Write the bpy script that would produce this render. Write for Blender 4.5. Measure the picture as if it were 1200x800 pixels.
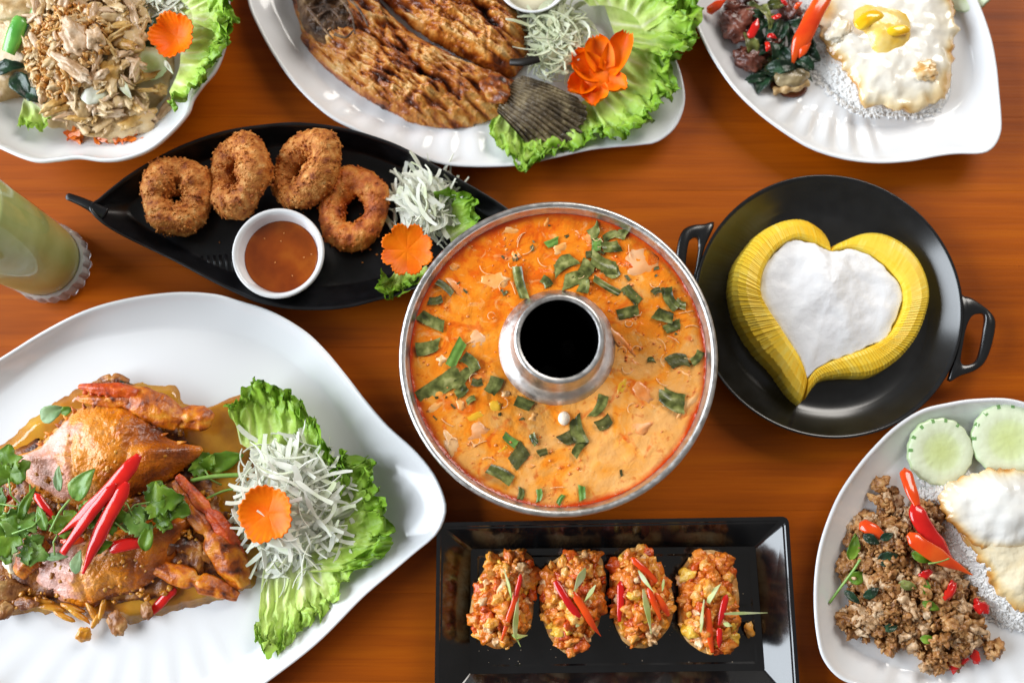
import bpy, math, random
from mathutils import Vector, Matrix, noise, Euler
sc = bpy.context.scene
for o in list(bpy.data.objects): bpy.data.objects.remove(o)
COL = sc.collection
# ------------------------------------------------------------------ camera
FPX, TILT, DIST = 1250.0, math.radians(9.3), 0.90
cam_d = bpy.data.cameras.new('camera'); cam = bpy.data.objects.new('camera', cam_d); COL.objects.link(cam)
cam.location = (0, -DIST*math.sin(TILT), DIST*math.cos(TILT)); cam.rotation_euler = (TILT, 0, 0)
cam_d.sensor_width = 36; cam_d.lens = FPX/1200*36; cam_d.clip_start = .01; cam_d.clip_end = 50
cam_d.dof.use_dof = True; cam_d.dof.focus_distance = .845; cam_d.dof.aperture_fstop = 2.4
sc.camera = cam
# ------------------------------------------------------------------ room light
w = bpy.data.worlds.new('World'); sc.world = w; w.use_nodes = True
bg = w.node_tree.nodes['Background']; bg.inputs[0].default_value = (1, .96, .91, 1); bg.inputs[1].default_value = .17
def area(name, loc, target, sx, sy, power, col):
    d = bpy.data.lights.new(name, 'AREA'); d.shape = 'RECTANGLE'; d.size = sx; d.size_y = sy; d.energy = power; d.color = col
    o = bpy.data.objects.new(name, d); COL.objects.link(o); o.location = loc
    o.rotation_euler = (Vector(target)-Vector(loc)).to_track_quat('-Z', 'Y').to_euler()
area('window_light', (-2.7, .1, 1.5), (0, .1, 1.5), 3.0, 2.6, 228, (.85, .925, 1))
area('fill_light', (1.5, 2.3, 2.1), (.3, 0, 0), 1.8, 1.4, 72, (1, .95, .88))  # added warm fill, no known source, brightens the right and top plates
sc.view_settings.view_transform = 'Standard'; sc.view_settings.look = 'None'
sc.view_settings.exposure = 0.06; sc.view_settings.gamma = 1.0
sc.render.engine = 'CYCLES'; sc.cycles.use_denoising = True
sc.cycles.max_bounces = 8; sc.cycles.diffuse_bounces = 3; sc.cycles.glossy_bounces = 3
sc.cycles.transmission_bounces = 8; sc.cycles.transparent_max_bounces = 8
sc.cycles.caustics_reflective = False; sc.cycles.caustics_refractive = True; sc.cycles.blur_glossy = 1.0
# ------------------------------------------------------------------ geometry helpers
CT, ST = math.cos(TILT), math.sin(TILT)
def P(px, py, z=0.0):
    """where the sight line through photo pixel (px, py) meets the level plane at height z"""
    x, y = (px-600)/FPX, -(py-400)/FPX
    dx, dy, dz = x, y*CT+ST, y*ST-CT
    t = (z-cam.location.z)/dz
    return Vector((dx*t, cam.location.y+dy*t, z))
PX = DIST/FPX                                   # metres per pixel at table height
R = random.Random(7)
def u(a, b): return R.uniform(a, b)
def nz(v, s=1.0, seed=0.0): return noise.noise(Vector((v[0]*s+seed*7.31, v[1]*s-seed*3.17, v[2]*s+seed*1.93)))
def fz(v, s=1.0, seed=0.0, o=4): return noise.fractal(Vector((v[0]*s+seed*7.31, v[1]*s-seed*3.17, v[2]*s+seed*1.93)), 1.0, 2.0, o)
def lerp(a, b, t): return a+(b-a)*t
def sstep(a, b, x):
    t = max(0., min(1., (x-a)/(b-a))); return t*t*(3-2*t)
def catmull(pts, n=8, closed=True):
    out = []; L = len(pts)
    for i in range(L if closed else L-1):
        if closed: a, b, c, d = pts[i-1], pts[i], pts[(i+1) % L], pts[(i+2) % L]
        else: a, b, c, d = pts[max(i-1, 0)], pts[i], pts[i+1], pts[min(i+2, L-1)]
        a, b, c, d = Vector(a), Vector(b), Vector(c), Vector(d)
        for k in range(n):
            t = k/n
            out.append(.5*((2*b)+(c-a)*t+(2*a-5*b+4*c-d)*t*t+(3*b-a-3*c+d)*t*t*t))
    if not closed: out.append(Vector(pts[-1]))
    return out
def polar(pts, c, n):
    """radius of a star-shaped closed outline about c at n even angles"""
    A = []
    for p in pts:
        A.append((math.atan2(p[1]-c[1], p[0]-c[0]) % (2*math.pi), math.hypot(p[0]-c[0], p[1]-c[1])))
    A.sort(); A = [(A[-1][0]-2*math.pi, A[-1][1])]+A+[(A[0][0]+2*math.pi, A[0][1])]
    out = []; j = 0
    for k in range(n):
        th = 2*math.pi*k/n
        while A[j+1][0] < th: j += 1
        a, b = A[j], A[j+1]
        t = 0 if b[0]-a[0] < 1e-9 else (th-a[0])/(b[0]-a[0])
        out.append(lerp(a[1], b[1], t))
    return out
def px_outline(pts, z, n=8, closed=True):
    return [P(p[0], p[1], z) for p in catmull([(a, b, 0) for a, b in pts], n, closed)]
WL = {}
def tag(o, label=None, cat=None, group=None, kind=None):
    if label: o['label'] = label
    if cat: o['category'] = cat
    if group: o['group'] = group
    if kind: o['kind'] = kind
    return o
def link(o, loc, parent):
    COL.objects.link(o); loc = Vector(loc); WL[o.name] = loc
    if parent is not None:
        o.parent = parent; o.location = loc-WL[parent.name]
    else: o.location = loc
    return o
def empty(name, loc, label=None, cat=None, group=None, kind=None, parent=None):
    o = bpy.data.objects.new(name, None); o.empty_display_size = .01
    return tag(link(o, loc, parent), label, cat, group, kind)
def mk(name, V, F, mat, parent=None, label=None, cat=None, group=None, kind=None, smooth=True, flat=False, attr=None):
    n = len(V); sx = sum(v[0] for v in V)/n; sy = sum(v[1] for v in V)/n; mz = min(v[2] for v in V)
    me = bpy.data.meshes.new(name)
    me.from_pydata([(v[0]-sx, v[1]-sy, v[2]-mz) for v in V], [], F)
    if not flat: me.polygons.foreach_set('use_smooth', [True]*len(me.polygons))
    for m in (mat if isinstance(mat, (list, tuple)) else [mat]): me.materials.append(m)
    if attr is not None:
        at = me.attributes.new('k', 'FLOAT', 'POINT'); at.data.foreach_set('value', attr)
    me.update()
    o = bpy.data.objects.new(name, me)
    return tag(link(o, (sx, sy, mz), parent), label, cat, group, kind)
def place(name, me, loc, rot, scale, parent=None, **kw):
    """an object that shares a mesh made earlier"""
    o = bpy.data.objects.new(name, me); link(o, loc, parent); o.rotation_euler = rot
    o.scale = scale if hasattr(scale, '__len__') else (scale,)*3
    return tag(o, **kw)
def rings_mesh(rings, cap_first=False, cap_last=True, closed=True):
    V, F = [], []; n = len(rings[0])
    for r in rings: V += r
    for i in range(len(rings)-1):
        for k in range(n if closed else n-1):
            a, b = i*n+k, i*n+(k+1) % n
            F.append((a, b, b+n, a+n))
    if cap_last: F.append(tuple(range((len(rings)-1)*n, len(rings)*n)))
    if cap_first: F.append(tuple(reversed(range(n))))
    return V, F
def grid_mesh(rows):
    return rings_mesh(rows, False, False, False)
_ico = {}
def ico(sub):
    if sub not in _ico:
        import bmesh
        bm = bmesh.new(); bmesh.ops.create_icosphere(bm, subdivisions=sub, radius=1)
        bm.verts.index_update()
        _ico[sub] = ([v.co.copy() for v in bm.verts], [tuple(v.index for v in f.verts) for f in bm.faces]); bm.free()
    return _ico[sub]
def blob_vf(c, rad, rot=(0, 0, 0), amp=.2, fr=1.5, seed=0, sub=3, lump=0.0, flatb=None):
    """a noise-shaped lump"""
    V0, F = ico(sub); M = Euler(rot).to_matrix(); out = []
    for v in V0:
        d = 1+amp*fz(v, fr, seed, 3)
        if lump: d += lump*(.35-min(1, noise.voronoi(v*fr*1.7+Vector((seed, seed*2, 0)))[0][0]))
        p = M @ Vector((v.x*rad[0]*d, v.y*rad[1]*d, v.z*rad[2]*d))
        if flatb is not None and p.z < -flatb: p.z = -flatb
        out.append(p+Vector(c))
    return out, F
def blob(name, c, rad, mat, rot=(0, 0, 0), amp=.2, fr=1.5, seed=0, sub=3, lump=0., flatb=None, **kw):
    V, F = blob_vf(c, rad, rot, amp, fr, seed, sub, lump, flatb)
    return mk(name, V, F, mat, **kw)
def dome_vf(outline, z0, hfun, n=96, m=20, c=None, zb=None, ragged=0., seed=0):
    """a closed mound over a star-shaped outline; hfun(x, y, t) gives height above z0, t = 0 at centre, 1 at rim"""
    if c is None: c = sum((Vector(p) for p in outline), Vector((0, 0, 0)))/len(outline)
    r = polar(outline, c, n)
    rag = [ragged*fz((math.cos(6.2832*k/n)*3, math.sin(6.2832*k/n)*3, 0), 2.2, seed+5, 4) if ragged else 0 for k in range(n)]; r0 = r; r = [q*(1+rag[k]) for k, q in enumerate(r)]
    rings = []
    zb = z0 if zb is None else zb
    rings.append([Vector((c[0]+r[k]*.97*math.cos(6.2832*k/n), c[1]+r[k]*.97*math.sin(6.2832*k/n), zb)) for k in range(n)])
    for i in range(m):
        t = 1-i/m
        row = []
        for k in range(n):
            a = 2*math.pi*k/n; q = r0[k]*t*(1+rag[k]*t**5); x, y = c[0]+q*math.cos(a), c[1]+q*math.sin(a)
            row.append(Vector((x, y, z0+hfun(x, y, t))))
        rings.append(row)
    V, F = rings_mesh(rings, cap_first=True, cap_last=False)
    ci = len(V); V.append(Vector((c[0], c[1], z0+hfun(c[0], c[1], 0))))
    b = (len(rings)-1)*n
    for k in range(n): F.append((b+k, b+(k+1) % n, ci))
    return V, F
def tube_vf(pts, rad, n=8, flat=1.0, up=Vector((0, 0, 1)), caps=True):
    """tube along pts, rad(t) or number; flat squashes it along `up`"""
    rings = []; L = len(pts)
    for i, p in enumerate(pts):
        t = i/(L-1); d = (pts[min(i+1, L-1)]-pts[max(i-1, 0)]).normalized()
        s = d.cross(up)
        s = s.normalized() if s.length > 1e-6 else Vector((1, 0, 0))
        q = s.cross(d).normalized(); r = rad(t) if callable(rad) else rad
        rings.append([p+s*math.cos(6.2832*k/n)*r+q*math.sin(6.2832*k/n)*r*flat for k in range(n)])
    return rings_mesh(rings, caps, caps)
def merge(parts):
    V, F = [], []
    for v, f in parts:
        b = len(V); V += v; F += [tuple(i+b for i in q) for q in f]
    return V, F
# ------------------------------------------------------------------ materials
def H(h):
    h = h.lstrip('#'); out = []
    for i in (0, 2, 4):
        c = int(h[i:i+2], 16)/255; out.append(c/12.92 if c <= .04045 else ((c+.055)/1.055)**2.4)
    return (*out, 1)
def M(name, cols, scale=60, rough=.5, bump=0., bscale=300, sss=0., coat=0., spec=.5, trans=0., detail=4, stretch=(1, 1, 1),
      metal=0., sssr=(.004, .002, .001), jitter=0., bdetail=3, dist=0., rvar=0., coord='pos', croug=.08, alpha=1.0):
    m = bpy.data.materials.new(name); m.use_nodes = True; nt = m.node_tree; N = nt.nodes; K = nt.links
    b = N['Principled BSDF']; out = N['Material Output']
    if coord == 'pos':
        g = N.new('ShaderNodeNewGeometry'); src = g.outputs['Position']
    else:
        g = N.new('ShaderNodeTexCoord'); src = g.outputs['Object']
    mp = N.new('ShaderNodeMapping'); mp.inputs['Scale'].default_value = stretch; K.new(src, mp.inputs[0])
    if jitter:
        oi = N.new('ShaderNodeObjectInfo'); mu = N.new('ShaderNodeVectorMath'); mu.operation = 'SCALE'
        cb = N.new('ShaderNodeCombineXYZ'); K.new(oi.outputs['Random'], cb.inputs[0]); K.new(oi.outputs['Random'], cb.inputs[2])
        mu.inputs['Scale'].default_value = jitter; K.new(cb.outputs[0], mu.inputs[0]); K.new(mu.outputs[0], mp.inputs['Location'])
    if isinstance(cols, str): cols = [(0, cols)]
    if len(cols) == 1: b.inputs['Base Color'].default_value = H(cols[0][1])
    else:
        t = N.new('ShaderNodeTexNoise'); t.inputs['Scale'].default_value = scale; t.inputs['Detail'].default_value = detail
        t.inputs['Distortion'].default_value = dist; K.new(mp.outputs[0], t.inputs['Vector'])
        r = N.new('ShaderNodeValToRGB'); e = r.color_ramp.elements
        while len(e) < len(cols): e.new(.5)
        for el, (p, c) in zip(e, cols): el.position = p; el.color = H(c)
        K.new(t.outputs['Fac'], r.inputs[0]); K.new(r.outputs[0], b.inputs['Base Color'])
    b.inputs['Roughness'].default_value = rough; b.inputs['Metallic'].default_value = metal
    b.inputs['Specular IOR Level'].default_value = spec
    b.inputs['Alpha'].default_value = alpha
    if coat: b.inputs['Coat Weight'].default_value = coat; b.inputs['Coat Roughness'].default_value = croug
    if sss:
        b.inputs['Subsurface Weight'].default_value = sss; b.inputs['Subsurface Radius'].default_value = (1, .6, .4)
        b.inputs['Subsurface Scale'].default_value = sssr[0]
    if rvar:
        tr = N.new('ShaderNodeTexNoise'); tr.inputs['Scale'].default_value = scale*1.7; K.new(mp.outputs[0], tr.inputs['Vector'])
        mr = N.new('ShaderNodeMapRange'); mr.inputs['From Min'].default_value = .35; mr.inputs['From Max'].default_value = .65
        mr.inputs['To Min'].default_value = max(.03, rough-rvar); mr.inputs['To Max'].default_value = min(1, rough+rvar)
        K.new(tr.outputs['Fac'], mr.inputs[0]); K.new(mr.outputs[0], b.inputs['Roughness'])
    if bump:
        t2 = N.new('ShaderNodeTexNoise'); t2.inputs['Scale'].default_value = bscale; t2.inputs['Detail'].default_value = bdetail
        K.new(mp.outputs[0], t2.inputs['Vector'])
        bp = N.new('ShaderNodeBump'); bp.inputs['Strength'].default_value = bump; bp.inputs['Distance'].default_value = .002
        K.new(t2.outputs['Fac'], bp.inputs['Height']); K.new(bp.outputs[0], b.inputs['Normal'])
        if coat: K.new(bp.outputs[0], b.inputs['Coat Normal'])
    if trans:
        tl = N.new('ShaderNodeBsdfTranslucent'); mx = N.new('ShaderNodeMixShader'); mx.inputs[0].default_value = trans
        src2 = b.inputs['Base Color']
        if src2.is_linked: K.new(src2.links[0].from_socket, tl.inputs[0])
        else: tl.inputs[0].default_value = src2.default_value
        K.new(b.outputs[0], mx.inputs[1]); K.new(tl.outputs[0], mx.inputs[2]); K.new(mx.outputs[0], out.inputs['Surface'])
    return m
# ================================================================== tabletop of boards
def wood_mat():
    m = bpy.data.materials.new('warm_varnished_wood'); m.use_nodes = True; nt = m.node_tree; N = nt.nodes; K = nt.links
    b = N['Principled BSDF']; g = N.new('ShaderNodeNewGeometry'); oi = N.new('ShaderNodeObjectInfo')
    cb = N.new('ShaderNodeCombineXYZ'); ml = N.new('ShaderNodeMath'); ml.operation = 'MULTIPLY'; ml.inputs[1].default_value = 9
    K.new(oi.outputs['Random'], ml.inputs[0]); K.new(ml.outputs[0], cb.inputs[0]); K.new(ml.outputs[0], cb.inputs[2])
    mp = N.new('ShaderNodeMapping'); mp.inputs['Scale'].default_value = (1.6, 26, 1); K.new(g.outputs['Position'], mp.inputs[0]); K.new(cb.outputs[0], mp.inputs['Location'])
    t = N.new('ShaderNodeTexNoise'); t.inputs['Scale'].default_value = 2.2; t.inputs['Detail'].default_value = 7; t.inputs['Roughness'].default_value = .6; t.inputs['Distortion'].default_value = .5
    K.new(mp.outputs[0], t.inputs['Vector'])
    r = N.new('ShaderNodeValToRGB'); e = r.color_ramp.elements; e.new(.5)
    for el, (p, c) in zip(e, [(.25, '#8e420d'), (.5, '#a85318'), (.78, '#ba6526')]): el.position = p; el.color = H(c)
    K.new(t.outputs['Fac'], r.inputs[0])
    mp2 = N.new('ShaderNodeMapping'); mp2.inputs['Scale'].default_value = (5, 260, 1); K.new(g.outputs['Position'], mp2.inputs[0]); K.new(cb.outputs[0], mp2.inputs['Location'])
    t2 = N.new('ShaderNodeTexNoise'); t2.inputs['Scale'].default_value = 2.5; t2.inputs['Detail'].default_value = 3; K.new(mp2.outputs[0], t2.inputs['Vector'])
    r2 = N.new('ShaderNodeValToRGB'); e = r2.color_ramp.elements; e[0].position = .3; e[0].color = (.62, .56, .5, 1); e[1].position = .5; e[1].color = (1, 1, 1, 1)
    K.new(t2.outputs['Fac'], r2.inputs[0])
    mx = N.new('ShaderNodeMix'); mx.data_type = 'RGBA'; mx.blend_type = 'MULTIPLY'; mx.inputs['Factor'].default_value = .3
    K.new(r.outputs[0], mx.inputs['A']); K.new(r2.outputs[0], mx.inputs['B'])
    hs = N.new('ShaderNodeHueSaturation'); hs.inputs['Saturation'].default_value = 1.06
    mr = N.new('ShaderNodeMapRange'); mr.inputs['To Min'].default_value = .93; mr.inputs['To Max'].default_value = 1.05
    K.new(oi.outputs['Random'], mr.inputs[0]); K.new(mr.outputs[0], hs.inputs['Value']); K.new(mx.outputs['Result'], hs.inputs['Color'])
    K.new(hs.outputs[0], b.inputs['Base Color'])
    b.inputs['Roughness'].default_value = .42; b.inputs['Specular IOR Level'].default_value = .2
    bp = N.new('ShaderNodeBump'); bp.inputs['Strength'].default_value = .12; bp.inputs['Distance'].default_value = .001
    K.new(t2.outputs['Fac'], bp.inputs['Height']); K.new(bp.outputs[0], b.inputs['Normal'])
    return m
WOOD = wood_mat()
table = empty('tabletop', (0, 0, -.03), kind='structure')
table['label'] = 'warm brown varnished wooden tabletop of long boards'
y = -.62; i = 0
while y < .85:
    h = u(.066, .074); g = .00003; c = .00012
    prof = [(y+g, -.03), (y+g, -c), (y+g+c, 0), (y+h-g-c, 0), (y+h-g, -c), (y+h-g, -.03)]
    V = [Vector((-.95, a, b)) for a, b in prof]+[Vector((.95, a, b)) for a, b in prof]
    F = [(k, k+6, (k+1) % 6+6, (k+1) % 6) for k in range(6)]+[tuple(range(6)), tuple(reversed(range(6, 12)))]
    mk('board', V, F, WOOD, parent=table, flat=True); y += h
mk('underlay', [Vector(p) for p in ((-.94, -.62, -.031), (.94, -.62, -.031), (.94, .84, -.031), (-.94, .84, -.031))], [(0, 1, 2, 3)], M('dark_gap', '#1c0d05', rough=.9), parent=table)
# ================================================================== ceramics
WHITE = M('white_glazed_porcelain', '#e8e9eb', rough=.16, coat=.4, bump=.02, bscale=30, croug=.05)
BLACK = M('black_matte_melamine', [(.4, '#101012'), (.62, '#17171a')], scale=90, rough=.3, bump=.01, bscale=900, spec=.4)
IRON = M('black_coated_cast_iron', [(.35, '#0e0f11'), (.65, '#191a1c')], scale=70, rough=.22, bump=.004, bscale=700, spec=.8)
def plate(name, outer, zr, inner, zw, c, mat, ribs=None, n=240, label=None, cat='plate', foot=.6, lip=.0022, dip=0., part=None, wave=0, sag=1.4, kw={}):
    """glazed plate: outer and inner (well) outlines are world points; ribs = (angle0, angle1, count, depth)"""
    ro, ri = polar(outer, c, n), polar(inner, c, n)
    rings = []
    def ring(f, z, dz=None):
        row = []
        for k in range(n):
            a = 6.283185*k/n; r = f(k); row.append(Vector((c[0]+r*math.cos(a), c[1]+r*math.sin(a), z+(dz(k) if dz else 0))))
        rings.append(row)
    ring(lambda k: min(ri[k], ro[k])*foot, 0.0)
    ring(lambda k: min(ri[k], ro[k])*(foot+.03), .0012)
    ring(lambda k: lerp(ri[k]*.96, ro[k], .0), zw*.45)
    for t in (.3, .6, .85): ring(lambda k: lerp(ri[k], ro[k], t)+.0004, lerp(zw*.45, zr-lip, t**1.15))
    ring(lambda k: ro[k]+.0004, zr-lip*.9); ring(lambda k: ro[k]+.0008, zr-lip*.45); ring(lambda k: ro[k]+.0004, zr-lip*.1)
    ring(lambda k: ro[k]-.0008, zr); ring(lambda k: ro[k]-.002, zr-.0003)
    def rib(t):
        if not ribs: return None
        def f(k):
            a = (360*k/n) % 360; a0, a1, cnt, dep = ribs
            q = ((a-a0) % 360)/((a1-a0) % 360)
            if q > 1: return 0
            return dep*math.sin(q*cnt*2*math.pi)*sstep(0, .08, q)*sstep(0, .08, 1-q)*math.sin(math.pi*min(1, max(0, t)))
        return f
    for j in range(1, 13):
        t = j/13
        ring(lambda k: lerp(ro[k]-.002, ri[k], t), lerp(zr-.0003, zw+.0012, t**(1/sag)), rib(t*.75))
    ring(lambda k: ri[k]*.992, zw+.0005, rib(.78)); ring(lambda k: ri[k]*.975, zw+.0001, rib(.82))
    for f in (.9, .75, .55, .3, .1): ring(lambda k: ri[k]*f, zw, rib(.82+(1-f)*.9) if f > .8 else None)
    V, F = rings_mesh(rings, True, True)
    return mk(name, V, F, mat, label=label, cat=cat, **kw)
# --- big leaf platter with the crab
o_crab = [(0, 420), (50, 389), (100, 364), (150, 350), (205, 343), (250, 345), (280, 353), (317, 365), (355, 387), (380, 410), (405, 440), (430, 472), (455, 500), (485, 527), (508, 555), (521, 585), (521, 605), (510, 627), (485, 648), (458, 671), (424, 700), (371, 753), (313, 798), (250, 842), (160, 872), (60, 868), (-40, 830), (-110, 760), (-145, 670), (-145, 580), (-110, 500), (-55, 452)]
i_crab = [(0, 458), (75, 405), (150, 387), (210, 382), (280, 391), (335, 415), (375, 450), (405, 490), (430, 530), (446, 570), (447, 612), (430, 645), (395, 682), (345, 728), (290, 770), (220, 805), (140, 822), (50, 815), (-30, 780), (-85, 720), (-110, 650), (-108, 580), (-75, 515)]
plate('leaf_platter', px_outline(o_crab, .028), .028, px_outline(i_crab, .009), .009, P(180, 600, .01), WHITE, ribs=(215, 305, 9, .0016),
      label='large white leaf-shaped platter holding the crab curry', cat='platter')
# --- fish platter
o_fish = [(291, 0), (305, 35), (325, 70), (350, 103), (385, 135), (420, 154), (460, 173), (500, 187), (540, 194), (606, 193), (650, 184), (697, 174), (750, 169), (771, 165), (792, 147), (802, 118), (798, 87), (789, 60), (785, 20), (778, -30), (750, -100), (690, -170), (590, -215), (470, -215), (370, -170), (310, -110), (288, -50)]
i_fish = [(318, 0), (335, 40), (360, 78), (395, 112), (430, 136), (480, 153), (540, 158), (606, 156), (660, 147), (710, 138), (742, 118), (755, 85), (752, 20), (742, -30), (715, -90), (660, -145), (580, -180), (480, -180), (395, -145), (342, -95), (320, -45)]
plate('leaf_platter', px_outline(o_fish, .021), .021, px_outline(i_fish, .008), .008, P(545, -10, .01), WHITE, ribs=(215, 300, 9, .0012),
      label='white leaf-shaped platter under the fried fish, cut off by the top edge', cat='platter')
# --- egg rice plate, top right
o_egg = [(808, 0), (820, 37), (837, 70), (860, 103), (887, 130), (917, 153), (950, 173), (987, 185), (1027, 190), (1067, 188), (1100, 182), (1122, 179.5), (1150, 179), (1163, 173), (1171, 160), (1173.5, 143), (1170, 100), (1167, 73), (1160, 40), (1145, 0), (1120, -45), (1070, -85), (1000, -108), (920, -105), (850, -75), (815, -35)]
i_egg = [(840, 0), (848, 30), (862, 56), (882, 82), (906, 104), (934, 122), (963, 136), (995, 146), (1030, 150), (1065, 148), (1098, 141), (1122, 128), (1136, 110), (1141, 85), (1138, 60), (1130, 30), (1118, 0), (1090, -35), (1050, -60), (990, -78), (925, -75), (870, -52), (845, -25)]
plate('leaf_plate', px_outline(o_egg, .027), .027, px_outline(i_egg, .009), .009, P(1000, 40, .01), WHITE, ribs=(195, 282, 8, .0016),
      label='white leaf-shaped plate in the top right corner with rice and fried egg', cat='plate')
# --- basil pork plate, lower right
o_pork = [(1144, 468), (1110, 473), (1080, 481), (1050, 500), (1025, 524), (1004, 549), (982, 583), (965, 626), (957, 664), (955, 706), (958.5, 745), (966, 772), (985, 794), (1015, 806), (1060, 822), (1120, 838), (1190, 840), (1250, 815), (1300, 760), (1325, 690), (1322, 610), (1290, 540), (1240, 490), (1190, 469)]
i_pork = [(1146, 496), (1115, 501), (1088, 510), (1062, 527), (1040, 549), (1022, 572), (1006, 602), (992, 640), (985, 672), (983, 706), (986, 738), (996, 758), (1020, 772), (1070, 788), (1130, 802), (1190, 803), (1238, 785), (1275, 740), (1294, 685), (1292, 615), (1268, 560), (1228, 518), (1186, 498)]
plate('square_plate', px_outline(o_pork, .027), .027, px_outline(i_pork, .008), .008, P(1140, 655, .01), WHITE, ribs=(225, 330, 9, .0012),
      label='white rounded-square plate of minced pork cut off by the right edge', cat='plate', foot=.7)
# --- scalloped bowl, top left
o_bowl = [(-10, 168), (0, 173), (25, 184), (45, 189), (70, 187), (92, 184.5), (120, 188), (145, 186), (175, 175), (200, 155), (220, 132), (226, 116), (237, 100), (252, 82), (262, 58), (266, 35), (264, 18), (268, 0), (268, -35), (255, -75), (225, -110), (185, -135), (130, -150), (70, -150), (10, -135), (-40, -105), (-75, -60), (-90, -10), (-88, 45), (-70, 95), (-40, 138)]
cb_ = P(90, 20, .05)
ob = px_outline(o_bowl, .05)
ib = [cb_+(p-cb_)*.70 for p in px_outline([(90+168*math.cos(a/20*6.2832), 20+165*math.sin(a/20*6.2832)) for a in range(20)], .05, 4)]
plate('scalloped_bowl', ob, .05, ib, .014, cb_, WHITE, label='white scallop-edged bowl of chicken salad in the top left corner', cat='bowl', foot=.75, lip=.005, sag=1.9)
# --- black leaf dish with a tail
o_leaf = [(104, 242), (114, 234), (132, 219), (155, 202), (189, 182), (221, 167), (261, 154), (304, 147), (348, 144), (401, 150), (444, 162), (472, 173), (501, 189), (544, 213), (587, 239), (606, 256), (604, 274), (575, 298), (520, 324), (465, 345), (442, 351), (410, 359), (380, 362), (342, 361), (305, 354), (280, 344), (247, 328), (204, 305), (146, 277), (117, 259)]
i_leaf = [(150, 246), (170, 228), (205, 204), (250, 184), (304, 172), (350, 169), (401, 174), (440, 184), (480, 201), (525, 225), (560, 246), (570, 262), (545, 283), (500, 306), (450, 325), (400, 335), (350, 336), (305, 329), (260, 315), (205, 287), (165, 264)]
dish = empty('leaf_dish', P(350, 255), 'long black leaf-shaped dish with a pointed tail under the crumbed rings', 'dish')
plate('dish_body', px_outline(o_leaf, .03, 6), .03, px_outline(i_leaf, .008, 6), .008, P(355, 255, .01), BLACK, label=None, cat=None, kw={'parent': dish}, n=300, foot=.7)
tl = [P(*p) for p in ((124, 251, .0262), (114, 246, .0275), (104, 240.5, .0285), (92, 235, .029), (77.5, 229.5, .0295))]
tl = catmull(tl, 5, False)
V, F = tube_vf(tl, lambda t: lerp(.0062, .0030, t**.7)*(1 if t < .97 else .6), 12, .4); mk('tail_handle', V, F, BLACK, parent=dish)
rb = []
for k in range(10):                                           # fine grooves pressed into the well
    x0 = 236+k*7
    a, b = P(x0, 300-k*.5, .0086), P(x0+4, 318+k*1.6, .0086)
    rb.append(tube_vf([a, (a+b)/2, b], .0012, 6, .4))
V, F = merge(rb); mk('well_ribbing', V, F, BLACK, parent=dish)
# --- rectangular black tray
tray = empty('rectangular_tray', P(720, 720), 'black rectangular tray with sloping sides under the four toasts', 'tray')
def rrect(cs, rad, n=7):
    out = []
    for i in range(4):
        p, a, b = Vector(cs[i]), Vector(cs[i-1]), Vector(cs[(i+1) % 4])
        d1, d2 = (a-p).normalized(), (b-p).normalized()
        for k in range(n):
            t = k/(n-1); out.append((p+d1*rad)*(1-t)**2+2*p*t*(1-t)+(p+d2*rad)*t*t)
    return out
co = [P(511, 611, .026), P(925, 604, .026), P(940, 833, .026), P(508, 840, .026)]
ci = [P(551, 642, .006), P(886, 639, .006), P(897, 786, .006), P(549, 790, .006)]
cc = sum(co, Vector())/4
def sh(cs, s, z): return [Vector(((p.x-cc.x)*s+cc.x, (p.y-cc.y)*s+cc.y, z)) for p in cs]
def ins(cs, d, z):
    out = []
    for p in cs: out.append(Vector((p.x-math.copysign(d, p.x-cc.x), p.y-math.copysign(d, p.y-cc.y), z)))
    return out
rg = [rrect(ins(ci, .002, 0), .004), rrect(ins(ci, -.003, .001), .004), rrect(ins(co, .001, .022), .006), rrect(ins(co, -.0004, .0245), .006), rrect(ins(co, .0006, .026), .006),
      rrect(ins(co, .0036, .0262), .005), rrect(ins(co, .0044, .0254), .005), rrect(ins(co, .0058, .0250), .004), rrect(ins(ci, -.0006, .0068), .002), rrect(ins(ci, .0006, .0062), .002), rrect(ins(ci, .006, .006), .002), rrect(ins(ci, .0075, .0054), .002), rrect(ins(ci, .009, .0054), .002)]
V, F = rings_mesh(rg, True, True); TB = M('black_gloss_melamine', [(.4, '#0e0e10'), (.62, '#141416')], scale=60, rough=.14, bump=.004, bscale=500, spec=.85)
o = mk('tray_body', V, F, TB, parent=tray, flat=True)
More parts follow.
